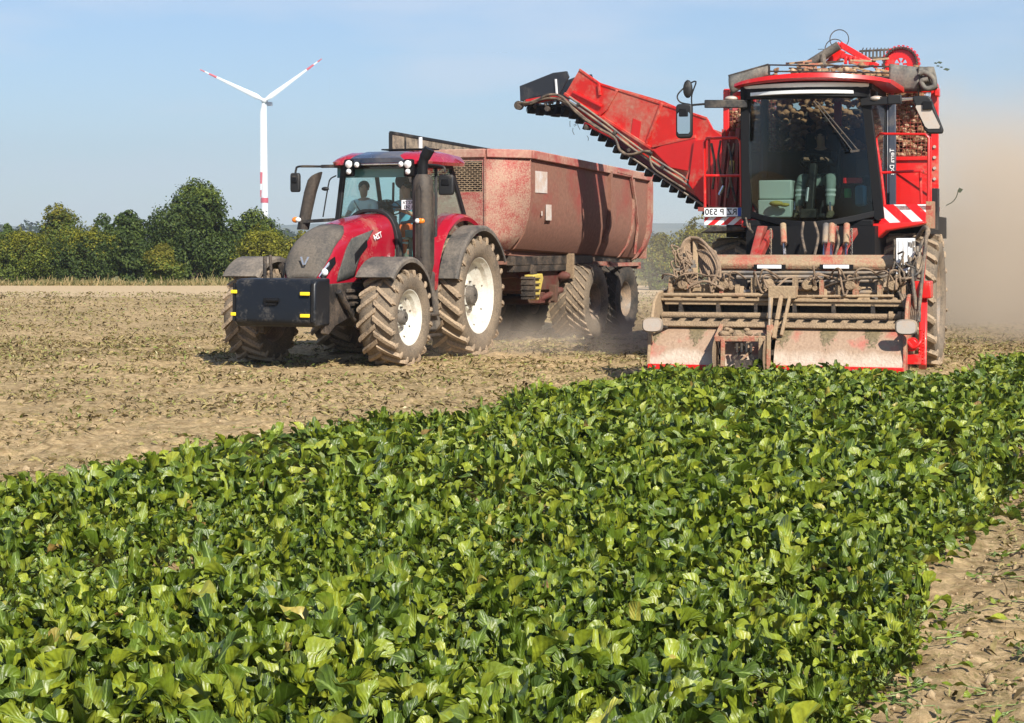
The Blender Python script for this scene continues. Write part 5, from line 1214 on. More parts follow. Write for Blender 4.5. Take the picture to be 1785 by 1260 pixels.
# six row motors with hoses
rn = random.Random(21)
for i in range(6):
    x = -1.38+.545*i; yv = .66+rn.uniform(-.03,.03)
    b = MB(); b.prism([(yv-.12,1.08),(yv+.16,1.08),(yv+.14,1.22),(yv-.02,1.25)],'x',x-.20,x+.24); un = b.build('row_unit','mudpink',hp,bevel=.012)
    b = MB(); b.lathe([(.001,-.12),(.055,-.12),(.07,-.10),(.075,.02),(.09,.03),(.09,.10),(.001,.10)],(x,yv-.10,1.27),'y',16); b.lathe([(.001,0),(.032,0),(.038,.06),(.001,.06)],(x+.10,yv-.16,1.23),'y',10); b.lathe([(.001,-.09),(.03,-.09),(.03,.09),(.001,.09)],(x-.12,yv-.12,1.22),'x',10); b.box(x-.19,x-.13,yv-.16,yv-.06,1.10,1.36); b.build('motor','mud',un,smooth=40)
    b = MB()
    for k in range(5):
        x0 = x+rn.uniform(-.12,.12); x1 = x+rn.uniform(-.40,.40); hh = rn.uniform(.08,.26)
        b.tube(smoothpath([(x0,yv-.16,1.27),(x0*.7+x1*.3,yv-.26+rn.uniform(-.05,.05),1.27+hh*rn.choice((.8,1,-.5))),(x0*.3+x1*.7,yv-.16,1.30+hh*.7),(x1,yv+.25,1.34)],5),.013,6)
    b.build('hydraulic_hose','hosemud',un)
    b = MB()
    for k in range(2): x0 = x+rn.uniform(-.2,.2); b.box(x0,x0+.05,yv-.18,yv-.10,1.12,1.12+rn.uniform(.1,.22))
    b.build('bracket','redmud',un)
# hose bundle on the left
def hoses(name, spec, par, m='hosemud'):
    b = MB()
    for pts, r in spec: b.tube(smoothpath(pts,6), r, 7)
    return b.build(name, m, par, smooth=60)
P = lambda x,y,v: H(x,y,v)
sp_ = []
for k in range(9):
    q = k*5
    sp_.append(([P(1196+q*.6,500,.55),P(1184+q*.5,460,.65),P(1190+q*.6,425,.7+.03*k),P(1206+q*.35,415+k*1.2,.8),P(1216+q*.5,440,.85),P(1222+q*.8,478,.7)],.017))
sp_ += [([P(1202,414,.8),P(1222,418,.7),P(1245,446,.5),P(1252,470,.42),P(1240,496,.40)],.022),([P(1205,416,.85),P(1232,428,.65),P(1252,452,.55),P(1256,492,.45)],.020),
        ([P(1216,436,.75),P(1236,446,.6),P(1246,470,.5),P(1236,502,.45)],.016),([P(1200,500,.4),P(1230,490,.4),P(1262,505,.38)],.016)]
rn = random.Random(31)
for k in range(14):
    x = rn.uniform(1180,1215); y = rn.uniform(430,495); sp_.append(([P(x,y,.5),P(x-rn.uniform(4,14),y+rn.uniform(-10,6),.42),P(x-rn.uniform(0,8),y+rn.uniform(12,22),.45),P(x+rn.uniform(4,12),y+rn.uniform(14,30),.5)],.012))
hb1 = hoses('hose_bundle', sp_, hp)
b = MB(); b.bar(P(1188,520,.6),P(1192,428,.75),.05,.06); b.bar(P(1212,505,.6),P(1212,420,.8),.07,.05); b.box(*(lambda a,c:(a[0],c[0],.55,.75,a[2],c[2]))(P(1170,512,.55),P(1240,496,.55))); b.build('hose_rack','mudpink',hb1,bevel=.01)
b = MB(); 
for k in range(8): b.box(*(lambda a:(a[0]-.03,a[0]+.03,.46,.52,a[2]-.025,a[2]+.025))(P(rn.uniform(1175,1215),rn.uniform(435,505),.5)))
b.build('coupling','steel',hb1)
# hose bundle on the right
sp_ = []
for k in range(7):
    q = k*4.5
    sp_.append(([P(1560+q,500+k,.55),P(1572+q,520,.45),P(1584+q*.7,560-k*3,.25),P(1578+q*.9,560-k*1.5+10,.2)],.019))
sp_ += [([P(1597,540,.3),P(1590,470,.5),P(1604,430,.8),P(1618,406,1.0),P(1612,396,1.2),P(1598,415,1.4)],.028),([P(1600,560,.2),P(1606,500,.4),P(1612,440,.7),P(1616,402,1.0)],.024),
        ([P(1440,500,.6),P(1460,492,.5),P(1500,484,.45),P(1540,482,.5),P(1560,470,.6),P(1590,462,.7)],.020),([P(1548,470,.7),P(1566,486,.5),P(1600,476,.5),P(1612,440,.7)],.02)]
for k in range(24):
    x = rn.uniform(1548,1612); y = rn.uniform(425,520); sp_.append(([P(x,y,.6),P(x-rn.uniform(-10,14),y+rn.uniform(-12,8),.5),P(x-rn.uniform(-8,8),y+rn.uniform(12,24),.5),P(x+rn.uniform(-8,12),y+rn.uniform(20,40),.55)],.013))
hb2 = hoses('hose_bundle', sp_, hp, 'hose')
b = MB()
for k in range(14): b.box(*(lambda a:(a[0]-.035,a[0]+.035,.52,.6,a[2]-.03,a[2]+.03))(P(rn.uniform(1545,1600),rn.uniform(470,520),.55)))
b.build('valve_block','chassis',hb2,bevel=.005)
b = MB()
for k in range(12): c = P(rn.uniform(1585,1612),rn.uniform(420,500),.6); b.lathe([(.001,-.03),(.022,-.03),(.022,.03),(.001,.03)],c,'z',8)
b.build('coupling','steel',hb2)
b = MB(); a = P(1562,478,.85); c = P(1592,415,.85); b.box(a[0],c[0],.85,1.10,a[2],c[2]); 
for k in range(4): b.box(a[0]+.03+.06*k,a[0]+.045+.06*k,.842,.85,a[2]+.02,c[2]-.02)
b.build('toolbox','white',hp,bevel=.012)
b = MB(); b.bar(P(1608,640,.2),P(1610,500,.7),.10,.16); a = P(1590,520,.45); c = P(1622,490,.45); b.box(a[0],c[0],.45,.8,a[2],c[2]); b.bar(P(1606,520,.6),P(1612,430,.9),.05,.08); b.build('side_arm','redh',hp,bevel=.015)
b = MB(); a = P(1580,634,.10); c = P(1606,618,.10); b.box(a[0],c[0],.0,.3,a[2],c[2]); c = P(1590,600,.1); b.lathe([(.001,-.10),(.07,-.10),(.085,-.06),(.085,.08),(.001,.08)],c,'y',16)
b.tube(smoothpath([P(1582,596,0),P(1592,606,-.03),P(1604,596,0),P(1606,580,.1)],5),.022,8)
dm = b.build('drive_motor','redh',hp,bevel=.006)
b = MB()
for k in range(22): t_ = k/21; c = Vector(P(1606,575,.15)).lerp(Vector(P(1604,632,.15)),t_); b.lathe([(.001,-.02),(.02,-.02),(.02,.02)],(c[0]+.02*(k%2),c[1],c[2]),'x',6)
b.build('chain','redh',dm)
# round work lamps at both ends (rectangular with soft corners)
def disc_lamp(px, py, nm='marker_lamp'):
    c = P(px,py,-.30); b = MB(); pts = [(c[0]+.135*math.copysign(abs(math.cos(a))**.6,math.cos(a)), c[2]+.095*math.copysign(abs(math.sin(a))**.6,math.sin(a))) for a in [2*PI*k/28 for k in range(28)]]
    b.prism(pts,'y',-.34,-.28); o_ = b.build(nm,'steel',hp,bevel=.015)
    b = MB(); p2 = [(c[0]+(x-c[0])*.86, c[2]+(z-c[2])*.84) for x,z in pts]; b.prism(p2,'y',-.348,-.338); b.build('lens','worn',o_); b = MB(); b.tube([(c[0],-.28,c[2]),(c[0]+(.1 if px < 1300 else -.05),.1,c[2]-.05)],.02,8); b.build('lamp_arm','chassis',o_)
disc_lamp(1138,566); disc_lamp(1580,570)
# ------------------------------------------------ chassis below the cab
b = MB(); b.box(-.95,.85,2.6,8.5,1.15,2.05); b.box(-1.6,.9,4.4,13,1.9,2.3); b.box(.9,1.4,4.4,6,1.95,2.3); b.build('chassis','blackc',hv)
b = MB()
for x0,x1,v in ((-.72,-.62,2.0),(.30,.38,2.0)): b.prism([(2.2,2.05),(2.5,2.05),(1.6,1.40),(1.3,1.40)],'x',x0,x1)
b.bar((-.55,2.3,1.95),(-.62,1.5,1.5),.08,.12); b.bar((.6,2.5,1.98),(.42,1.45,1.48),.07,.10)
b.build('lift_arm','chassisred',hv,bevel=.015)
for px0,px1 in ((1365,1368),(1440,1436),(1450,1449),(1476,1474)):
    b = MB(); b.tube([P(px0,392,2.2),P((px0+px1)/2,425,1.9)],.045,10); rm_ = b.build('lift_ram','redmud' if px0 != 1440 else 'steel',hv); b = MB(); b.tube([P((px0+px1)/2,420,1.94),P(px1,450,1.6)],.022,8); b.build('piston','chrome',rm_)
for px in (1343,1484):
    b = MB()
    for k in range(12): b.lathe([(.012,0),(.02,.008),(.012,.016),(.006,.008)],P(px,400+4*k,1.9),'x' if k%2 else 'y',8,closed=True)
    b.build('chain','steel',hv)
b = MB(); b.prism([(P(1500,395,3)[0],P(1500,420,3)[2]),(P(1528,415,3)[0],P(1528,417,3)[2]),(P(1545,398,3)[0],P(1540,402,3)[2]),(P(1595,392,3)[0],P(1595,394,3)[2]),(P(1612,386,3)[0],P(1612,390,3)[2]),(P(1612,386,3)[0],P(1612,385,3)[2]),(P(1500,392,3)[0],P(1500,391,3)[2])],'y',3.0,3.5); b.build('wheel_guard','redh',hv,bevel=.02)
b = MB(); b.prism([(P(1292,385,3)[0],P(1292,384,3)[2]),(P(1322,378,3)[0],P(1322,378,3)[2]),(P(1335,395,3)[0],P(1335,398,3)[2]),(P(1292,398,3)[0],P(1292,396,3)[2])],'y',3.0,3.4); b.build('wheel_guard','redh',hv,bevel=.02)
b = MB(); b.prism([(P(1220,392,3.3)[0],P(1220,406,3.3)[2]),(P(1300,392,3.3)[0],P(1300,402,3.3)[2]),(P(1300,392,3.3)[0],P(1300,394,3.3)[2]),(P(1240,392,3.3)[0],P(1240,394,3.3)[2])],'y',3.3,5.2); b.build('mudguard','chassis',hv,bevel=.02)
hoses('hose_bundle',[([P(1306,390,2.6),P(1308,400,2.4),P(1316,408,2.2)],.016),([P(1300,380,2.6),P(1304,396,2.4),P(1312,404,2.2)],.014),([P(1400,388,2.3),P(1398,410,2.0),P(1404,440,1.7)],.02),([P(1420,388,2.3),P(1426,412,2.0),P(1420,445,1.6)],.02),([P(1456,392,2.3),P(1462,420,2.0),P(1456,446,1.6)],.018)],hv,'hose')
# ------------------------------------------------ cab
CB = [(-1.02,2.27),(.84,2.22)]; ct0, ct1 = -1.00, .60
def wsx(f, z):   # windscreen outline: f 0..1 left to right
    q = (z-2.15)/(4.0-2.15); l = -.97-.03*q; r = .80-.20*q; x = l+(r-l)*f; return (x, 3.02-.34*max(0,math.sin(PI*f))**.9-.10*q*(0), z)
fr = MB(); n = 14
for i in range(n): 
    f0, f1 = i/n, (i+1)/n
zb = lambda f: 2.24-.15*math.sin(PI*f)
# sill and lintel as lofts
fr.loft([[ (wsx(i/n,2.2)[0],wsx(i/n,2.2)[1]-.03,zb(i/n)-.06),(wsx(i/n,2.2)[0],wsx(i/n,2.2)[1]+.10,zb(i/n)-.08),(wsx(i/n,2.2)[0],wsx(i/n,2.2)[1]+.10,zb(i/n)+.0),(wsx(i/n,2.2)[0],wsx(i/n,2.2)[1]-.03,zb(i/n)+.03)] for i in range(n+1)])
fr.loft([[ (wsx(i/n,4)[0],wsx(i/n,4)[1]-.03,3.90),(wsx(i/n,4)[0],wsx(i/n,4)[1]+.12,3.90),(wsx(i/n,4)[0],wsx(i/n,4)[1]+.12,4.06),(wsx(i/n,4)[0],wsx(i/n,4)[1]-.03,4.06)] for i in range(n+1)])
fr.bar((-1.02,3.03,2.15),(-1.04,3.03,4.05),.10,.14); fr.bar((.86,3.05,2.15),(.65,3.05,4.05),.10,.14)
fr.bar((.74,4.6,2.15),(.74,4.6,4.05),.05,.06); fr.bar((-1.05,4.6,2.15),(-1.05,4.6,4.05),.10,.12); fr.box(-1.05,.74,4.55,4.62,2.15,3.2); fr.box(-1.05,.78,2.9,4.6,2.05,2.14)
fr.bar((-1.05,3.0,2.2),(-1.05,4.6,2.2),.06,.14); fr.bar((.84,3.0,2.2),(.76,4.6,2.2),.06,.14); fr.box(-1.03,.76,3.0,4.6,3.98,4.06)
cf = fr.build('cab_frame','blackc',hv,bevel=.01)
b = MB(); b.loft([[wsx(i/n,zb(i/n)),tuple(Vector(wsx(i/n,zb(i/n))).lerp(Vector(wsx(i/n,3.92)),.5)+Vector((0,-.05,0))),wsx(i/n,3.92)] for i in range(n+1)],closed=False,cap=False); b.build('windscreen','hglass',hv,fix=False,smooth=80)
pane('side_window','sglass',[(.85,3.12,2.3),(.755,4.55,2.3),(.755,4.55,3.9),(.67,3.12,3.9)],hv,.006)
pane('side_window','sglass',[(-1.05,3.12,2.3),(-1.06,4.5,2.3),(-1.06,4.5,3.9),(-1.05,3.12,3.9)],hv,.006)
b = MB(); b.loft([[wsx(i/n,2.2)[:1][0:1]+(wsx(i/n,2.2)[1]+.10,2.17) if False else (wsx(i/n,2.2)[0],wsx(i/n,2.2)[1]+.06,2.17) for i in range(n+1)],[(wsx(i/n,2.2)[0],3.1,2.17) for i in range(n+1)]],closed=False,cap=False); b.box(-1.0,.74,3.08,4.6,2.12,2.168); b.build('cab_floor','hub',hv,fix=False)
# rear cab door pillar with lettering, and grey air duct beside the glass
b = MB(); b.prism([(4.62,2.2),(4.70,2.2),(4.70,3.95),(4.62,3.95)],'x',.765,.80); rp = b.build('cab_corner_panel',mat('panel_slate',(.045,.055,.08),.4,0,.2,dcol=(.2,.17,.14),dscale=3),hv,bevel=.02)
a = H(1549,0,4.64); b = MB(); b.box(.802,.905,4.62,4.70,2.25,3.95); rp2 = b.build('lettered_panel',M['panel_slate'] if 'panel_slate' in M else rp.data.materials[0],hv,bevel=.01)
text_part('Terra Dos','lettering','whitec',rp2,.092,(.854,4.614,3.02),(0,0,1),(-1,0,0),depth=.002)
# roof and light bar
def rsec(y, x0, x1, z0, z1): 
    return [(x0,y,z0),(x0-.0,y,z0+.04),(x0+.18,y,z0+(z1-z0)*.72),(x0+.5,y,z1),((x0+x1)/2,y,z1+.025),(x1-.5,y,z1),(x1-.18,y,z0+(z1-z0)*.72),(x1,y,z0+.04),(x1,y,z0)]
b = MB(); secs = []
for i in range(17):
    f = i/16; x = -1.20+2.22*f; yf = 2.98-.52*max(0,math.sin(PI*f))**.8; up = .10*max(0,math.sin(PI*f))**.7
    secs.append([(x,yf+.06,4.05+up*.4),(x,yf,4.06+up*.6),(x,yf+.02,4.10+up*.85),(x,yf+.25,4.12+up*.85),(x,4.7,4.13+up*.85),(x,4.7,4.05)])
b.loft(secs); rf = b.build('roof','redh',hv,smooth=45)
b = MB(); secs = []
for i in range(17):
    f = i/16; x = -1.06+1.78*f; yf = 3.0-.40*max(0,math.sin(PI*f))**.8; secs.append([(x,yf+.03,4.00),(x,yf-.0,4.02),(x,yf-.01,4.055),(x,yf+.05,4.07)])
b.loft(secs); b.build('light_bar','whitec',rf,smooth=60)
b = MB(); secs = []
for i in range(15):
    f = .06+.86*i/14; x = -1.04+1.70*f; yf = 2.97-.36*max(0,math.sin(PI*f))**.8; secs.append([(x,yf+.03,3.90),(x,yf-.02,3.91),(x,yf-.02,3.955),(x,yf+.03,3.965)])
b.loft(secs); b.build('sun_visor_lamp','lens',rf,smooth=60)
b = MB(); secs = []
for i in range(15):
    f = i/14; x = -1.06+1.76*f; yf = 2.99-.36*max(0,math.sin(PI*f))**.8; secs.append([(x,yf+.04,3.86),(x,yf+.005,3.87),(x,yf+.005,4.08),(x,yf+.04,4.08)])
b.loft(secs); b.build('visor_housing','blackc',rf,smooth=60)
for px in (1275,1528):
    c = H(px,172,3.0); b = MB(); b.ball(c,.10,14,8,(1,1,.42)); b.build('work_lamp','worn',hv,smooth=60); b = MB(); b.tube([(c[0],c[1],c[2]+.02),(c[0],c[1],c[2]+.10)],.02,6); b.build('lamp_bracket','blackc',hv)
# wiper
b = MB(); b.tube([H(1418,176,2.66),H(1485,262,2.72)],.010,6); b.tube([H(1425,178,2.66),H(1494,260,2.73)],.010,6); b.bar(H(1482,264,2.71),H(1498,262,2.74),.03,.03); b.build('wiper','chassis',hv)
# mirrors
b = MB(); b.bar(H(1303,181,2.95),H(1228,181,2.85),.05,.115); b.build('mirror_arm','black',hv,bevel=.012); b = MB(); b.tube([H(1230,181,2.85),H(1206,183,2.8)],.016,6); b.tube(smoothpath([H(1206,186,2.8),H(1206,165,2.8),H(1213,142,2.8),H(1196,150,2.8),H(1181,166,2.8),H(1186,178,2.8),H(1203,182,2.8)],5),.012,6); b.build('mirror_bracket','black',hv)
def hmir(px, py, hw, hh, v, nm='mirror', back=False, tilt=0):
    c = H(px,py,v); sx, sz = hw/125, hh/125; b = MB()
    pts = [(c[0]+x*sx+tilt*z*.1,c[2]+z*sz) for x,z in ((-.75,-1),(.75,-1),(1,-.8),(1,.85),(.8,1),(-.8,1),(-1,.85),(-1,-.8))]; b.prism(pts,'y',v-.04,v+.05); o_ = b.build(nm,'black',hv,bevel=.025)
    b = MB(); p2 = [(c[0]+(x-c[0])*.78,c[2]+(z-c[2])*.62-(.12*sz)) for x,z in pts]; b.prism(p2,'y',v-.05,v-.042); b.build('mirror_cover' ,'mirror' if not back else 'worn',o_); b = MB(); b.box(c[0]-sx*.55,c[0]+sx*.5,v-.08,v-.05,c[2]+sz*.25,c[2]+sz*.7); b.build('clamp','blackc',o_,bevel=.01); return o_
hmir(1193,211,15,31,2.8); hmir(1618,200,16,33,2.8,back=True,tilt=-1)
c = H(1199,155,2.8); b = MB(); b.ball(c,.115,14,8,(.62,.35,1.15)); b.build('round_mirror','black',hv,smooth=60)
b = MB(); b.bar(H(1500,178,3.0),H(1566,174,2.9),.05,.115); b.bar(H(1548,174,2.92),H(1572,173,2.9),.06,.13); b.build('mirror_arm','black',hv,bevel=.012); b = MB(); b.tube([H(1570,172,2.9),H(1604,171,2.82)],.012,6); b.tube([H(1570,175,2.9),H(1604,172,2.82)],.012,6); b.build('mirror_bracket','silver',hv)
# platforms, railings
def railtube(pts, r=.020, m='redh', nm='handrail', par=hv): b = MB(); [b.tube(smoothpath(p,1) if False else p, r, 8) for p in pts]; return b.build(nm, m, par)
v0 = 3.45
rl = railtube([[P(1229,362,v0),P(1228,248,v0),P(1232,241,v0),P(1285,240,v0),P(1291,246,v0),P(1292,362,v0)],[P(1229,306,v0),P(1291,306,v0)],[P(1250,306,v0+.4),P(1250,362,v0+.4)],[P(1232,241,v0),P(1236,244,v0+.9),P(1237,360,v0+.9)],[P(1291,246,v0),P(1289,248,v0+.9)]])
v1 = 3.35
rr_ = railtube([[P(1542,357,v1),P(1537,310,v1),P(1528,250,v1),P(1527,240,v1),P(1534,233,v1),P(1612,234,v1),P(1619,240,v1),P(1618,356,v1)],[P(1537,301,v1),P(1604,298,v1),P(1618,303,v1+.3)],[P(1604,300,v1+.3),P(1606,355,v1+.3)],[P(1612,234,v1),P(1622,240,v1+.5),P(1622,356,v1+.5)]])
b = MB(); b.box(-1.82,-1.05,3.4,4.6,2.28,2.34); b.build('platform','chassisred',hv); b = MB(); b.box(.98,1.55,3.3,4.6,2.28,2.34); b.build('platform','chassisred',hv)
# ladder-well machinery behind the left rail
b = MB(); rn = random.Random(3)
for k in range(10): x = -1.75+.62*rn.random(); b.bar((x,4.4+rn.random()*.5,2.35),(x+rn.uniform(-.1,.1),4.5+rn.random()*.5,3.3+.3*rn.random()),.06,.08)
b.box(-1.75,-1.1,4.85,4.95,2.35,3.45); b.build('ladder_frame','chassisred',hv); b = MB(); b.tube([P(1262,324,4.0),P(1254,340,4.0)],.03,8); b.build('ram','chrome',hv); hoses('hose_bundle',[([P(1240,250,4.3),P(1246,290,4.2),P(1242,330,4.2)],.02),([P(1256,245,4.3),P(1252,280,4.2),P(1260,320,4.2)],.018),([P(1270,250,4.3),P(1276,290,4.2),P(1268,345,4.2)],.02),([P(1280,250,4.3),P(1272,300,4.2),P(1282,350,4.2)],.02)],hv,'hose')
b = MB(); b.box(*(lambda a,c:(a[0],c[0],4.2,4.3,a[2],c[2]))(P(1272,300,4.2),P(1279,280,4.2))); b.build('label_plate','yellowd',hv)
# warning boards
def chevron(px0, py0, px1, py1, v, slope, n, phase=0.0):
    a = H(px0,py1,v); c = H(px1,py0,v); x0,x1,z0,z1 = a[0],c[0],a[2],c[2]; b = MB(); b.box(x0,x1,v,v+.03,z0,z1); o_ = b.build('warning_board','whitec',hv)
    hh = z1-z0; per = (x1-x0)/n; b = MB()
    for k in range(-2,n+3):
        xs = x0+per*(k+phase); pts = [(xs,z0),(xs+per*.5,z0),(xs+per*.5+slope*hh,z1),(xs+slope*hh,z1)]
        # clip to the board
        def clip(P_, f, g):
            out = []
            for i in range(len(P_)):
                p, q = P_[i], P_[(i+1)%len(P_)]; a_, b__ = f(p), f(q)
                if a_ >= 0: out.append(p)
                if (a_ >= 0) != (b__ >= 0): t_ = a_/(a_-b__); out.append((p[0]+(q[0]-p[0])*t_, p[1]+(q[1]-p[1])*t_))
            return out
        pts = clip(pts, lambda p: p[0]-x0, 0); pts = clip(pts, lambda p: x1-p[0], 0) if len(pts) > 2 else []
        if len(pts) > 2: b.prism(pts,'y',v-.004,v-.001)
    b.build('red_stripe','signred',o_,smooth=0); return o_
chevron(1228,378,1296,392,3.35,1.15,3,.25); chevron(1532,356,1614,389,3.3,-1.05,2,-.02)
a = H(1228,378,3.32); c = H(1293,361,3.32); b = MB(); b.box(a[0],c[0],3.30,3.33,a[2],c[2]); npl = b.build('number_plate','whitec',hv,bevel=.003)
b = MB(); b.box(a[0],c[0],3.298,3.301,a[2],a[2]+.006); b.box(a[0],c[0],3.298,3.301,c[2]-.006,c[2]); b.build('plate_border','ink',npl)
b = MB(); b.box(c[0]-.055,c[0]-.005,3.296,3.299,a[2]+.008,c[2]-.008); b.build('blue_field','blue',npl)
text_part('RZ P 530','plate_text','ink',npl,.125,((a[0]+c[0])/2-.025,3.297,(a[2]+c[2])/2),(1,0,0),(0,0,1),depth=.001)
b = MB(); a = H(1614,392,3.3); b.box(a[0],a[0]+.10,3.3,3.6,2.02,2.40); b.build('board_bracket','redmud',hv)
b = MB(); b.box(1.50,1.58,3.9,4.2,2.0,2.6); b.build('side_step','black',hv)
# ------------------------------------------------ cab interior and driver
b = MB(); b.box(-.40,.16,3.75,4.2,2.46,2.66); b.prism([(4.15,2.6),(4.32,2.6),(4.42,3.45),(4.25,3.45)],'x',-.38,.14); b.box(-.28,.04,3.8,4.1,2.17,2.5); b.build('driver_seat','seat',hv,bevel=.04)
b = MB(); b.lathe([(.175,0),(.193,.014),(.205,0),(.193,-.014)],(0,0,0),'z',28,closed=True); b.bar((-.18,0,0),(.18,0,0),.035,.015); b.bar((0,-.18,0),(0,0,0),.035,.015); b.lathe([(.001,.02),(.055,.02),(.055,-.03)],(0,0,0),'z',12); stw = b.build('steering_wheel','blackc',hv); stw.location = (-.12,3.42,2.98); stw.rotation_euler = (R_(-35),0,0)
b = MB(); b.bar((-.14,3.12,2.16),(-.12,3.38,2.95),.11,.11); b.box(-.26,-.02,2.98,3.2,2.14,2.30); b.build('steering_column','black',hv,bevel=.02); b = MB(); b.tube([(-.17,3.06,2.40),(-.165,3.17,2.60)],.022,8); b.build('column_trim','silver',hv)
for px in (1385,1447): b = MB(); b.tube([H(px,366,2.85),H(px,352,2.9)],.012,6); b.build('pedal','chrome',hv)
b = MB(); a = H(1322,347,3.3); c = H(1380,316,3.3); b.box(a[0],c[0],3.3,3.7,a[2],c[2]+.02); b.box(a[0],c[0],3.25,3.7,2.18,a[2]-.01); b.build('cool_box','greybox',hv,bevel=.02)
a = H(1352,352,3.1); b = MB(); b.ball((a[0],3.15,a[2]-.02),.07,10,6,(1.5,1,.6)); b.ball((a[0]+.12,3.15,a[2]-.04),.05,10,6,(1.5,1,.6)); b.build('work_glove','yellowd',hv,smooth=60)
b = MB(); a = H(1478,336,3.5); b.lathe([(.001,-.07),(.05,-.07),(.055,.0),(.05,.06),(.001,.07)],a,'z',12); b.build('bottle','greenp' if 'greenp' in M else M.setdefault('greenp',mat('green_plastic',(.02,.32,.10),.4)),hv,smooth=50)
b = MB(); a = H(1500,340,3.5); b.box(a[0]-.07,a[0]+.09,3.4,3.6,a[2]-.16,a[2]+.14); b.build('bag',mat('bag_blue',(.06,.22,.36),.7),hv,bevel=.04)
b = MB(); a = H(1472,316,3.5); c = H(1504,310,3.5); b.box(a[0],c[0],3.38,3.6,a[2]-.03,c[2]); b.build('bag_trim','signred',hv)
b = MB(); a = H(1444,152+80,4.3); b.box(.02,.13,4.4,4.5,3.55,3.92); b.build('extinguisher','redh',hv,bevel=.02)
b = MB(); b.box(.45,.80,3.5,4.3,2.4,2.62); b.box(.50,.72,3.35,3.5,2.75,3.02); b.tube([(.58,3.6,2.6),(.55,3.5,2.85)],.02,6); b.build('side_console','black',hv,bevel=.02)
seated('harvester driver in dark jacket and grey work trousers with reflective bands behind the windscreen', (-.10,3.98,2.62), HF, hands={1:(.14,-.48,.40),-1:(-.16,-.48,.40)}, shirt='darkc', shortsl=False, trous='workg', reflective=True, knees=.22)
# ------------------------------------------------ bunker
bk = MB(); bxL, bxR = -1.72, 1.44
bk.bar((bxL,5.0,2.3),(bxL,5.0,4.18),.09,.09); bk.bar((bxR,5.0,2.3),(bxR,5.0,4.18),.11,.11); bk.bar((.80,5.0,3.05),(.80,5.0,4.15),.07,.07); bk.bar((-1.28,5.0,3.2),(-1.28,5.0,4.15),.05,.05)
bk.bar((bxL,5.0,4.12),(bxR+.05,5.0,4.10),.07,.07); bk.bar((bxR,5.0,4.14),(bxR-.68,11.5,4.14),.09,.12); bk.bar((bxL,5.0,4.14),(bxL,11.5,4.14),.09,.12); bk.bar((.72,5.0,3.08),(bxR,5.0,3.08),.08,.06)
for v in (6.5,8,9.5,11.5): bk.bar((bxR-(v-5)*.105,v,2.3),(bxR-(v-5)*.105,v,4.14),.08,.08); bk.bar((bxL,v,2.3),(bxL,v,4.14),.08,.08)
bn = bk.build('bunker_frame','redh',hv,bevel=.01)
b = MB(); b.prism([(.70,3.06),(1.44,3.06),(1.44,2.35),(.70,2.35)],'y',5.0,5.03); b.prism([(.74,3.02),(1.40,2.55),(1.40,2.50),(.74,2.97)],'y',4.975,5.0); b.slab([(bxR,5.05,2.3),(bxR-.68,11.5,2.3),(bxR-.68,11.5,4.1),(bxR,5.05,4.1)],.04); b.box(bxL-.02,bxL+.02,5.05,11.5,2.3,4.1); b.box(bxL,bxR-.7,11.48,11.52,2.3,4.1); b.box(bxL,-1.3,5.0,5.03,2.3,3.15); b.build('bunker_panel','redh',bn)
b = MB()
for k in range(6): b.lathe([(.001,-.02),(.025,-.02),(.025,.02)],(bxR,4.94,2.45+.16*k),'y',6)
b.build('bolt','worn',bn)
def meshwire(x0,x1,z0,z1,v,st,nm='wire_mesh'):
    b = MB(); x = x0
    while x <= x1: b.bar((x,v,z0),(x,v,z1),.006,.006); x += st
    z = z0
    while z <= z1: b.bar((x0,v-.006,z),(x1,v-.006,z),.006,.006); z += st
    return b.build(nm,'chassisred',bn,smooth=0)
meshwire(.75,1.40,3.12,4.08,4.99,.055); meshwire(-1.68,-.95,3.2,4.08,4.99,.055)
b = MB(); b.box(-1.65,1.4,5.75,5.8,2.35,3.9); b.build('bunker_liner','chassis',bn)
# tarpaulin flaps over the bunker rim
def flap(nm, pts, v, m='tarp', par=hv):
    b = MB(); n = 12; A_, B_, C_, D_ = [Vector(H(x,y,v)) for x,y in pts]; secs = []
    for i in range(n+1):
        f = i/n; t0_, b0_ = A_.lerp(B_,f), D_.lerp(C_,f); secs.append([tuple(t0_.lerp(b0_,g)+Vector((0,-.05*math.sin(PI*g)-.02*math.sin(f*11+g*5)+.0,0))) for g in [k/6 for k in range(7)]])
    b.loft(secs,closed=False,cap=False); o_ = b.build(nm,m,par,fix=False,smooth=60); q = o_.modifiers.new('t','SOLIDIFY'); q.thickness = .02; return o_
flap('tarpaulin_flap',[(1270,133),(1338,114),(1340,132),(1274,165)],4.7); flap('tarpaulin_flap',[(1551,111),(1602,117),(1602,160),(1551,158)],4.7)
tf = flap('tarpaulin_flap',[(1600,116),(1628,116),(1637,157),(1600,160)],4.72)
b = MB(); b.tube(smoothpath([H(1603,128,4.6),H(1612,126,4.6),H(1626,136,4.6),H(1628,150,4.6),H(1614,154,4.6),H(1606,142,4.6),H(1618,138,4.6)],5),.04,8); b.build('strap_fold','tarp',tf,smooth=60)
b = MB(); b.box(*(lambda a,c:(a[0],c[0],4.7,4.9,a[2],c[2]))(H(1628,168,4.7),H(1637,152,4.7))); b.build('corner_block','redh',hv,bevel=.02)
b = MB(); b.bar(H(1270,133,4.74),H(1340,113,4.74),.04,.04); b.bar(H(1340,113,4.74),H(1340,132,4.74),.04,.04); b.build('flap_frame','chassis',hv)
b = MB()
for y in (113,124,131): b.tube([H(1338,y,4.9),H(1552,y+3,4.9)],.012,6)
b.tube([H(1551,112,4.68),H(1551,170,4.68)],.012,6); b.tube([H(1601,117,4.68),H(1601,180,4.68)],.012,6); b.build('top_rail','chassis',hv)
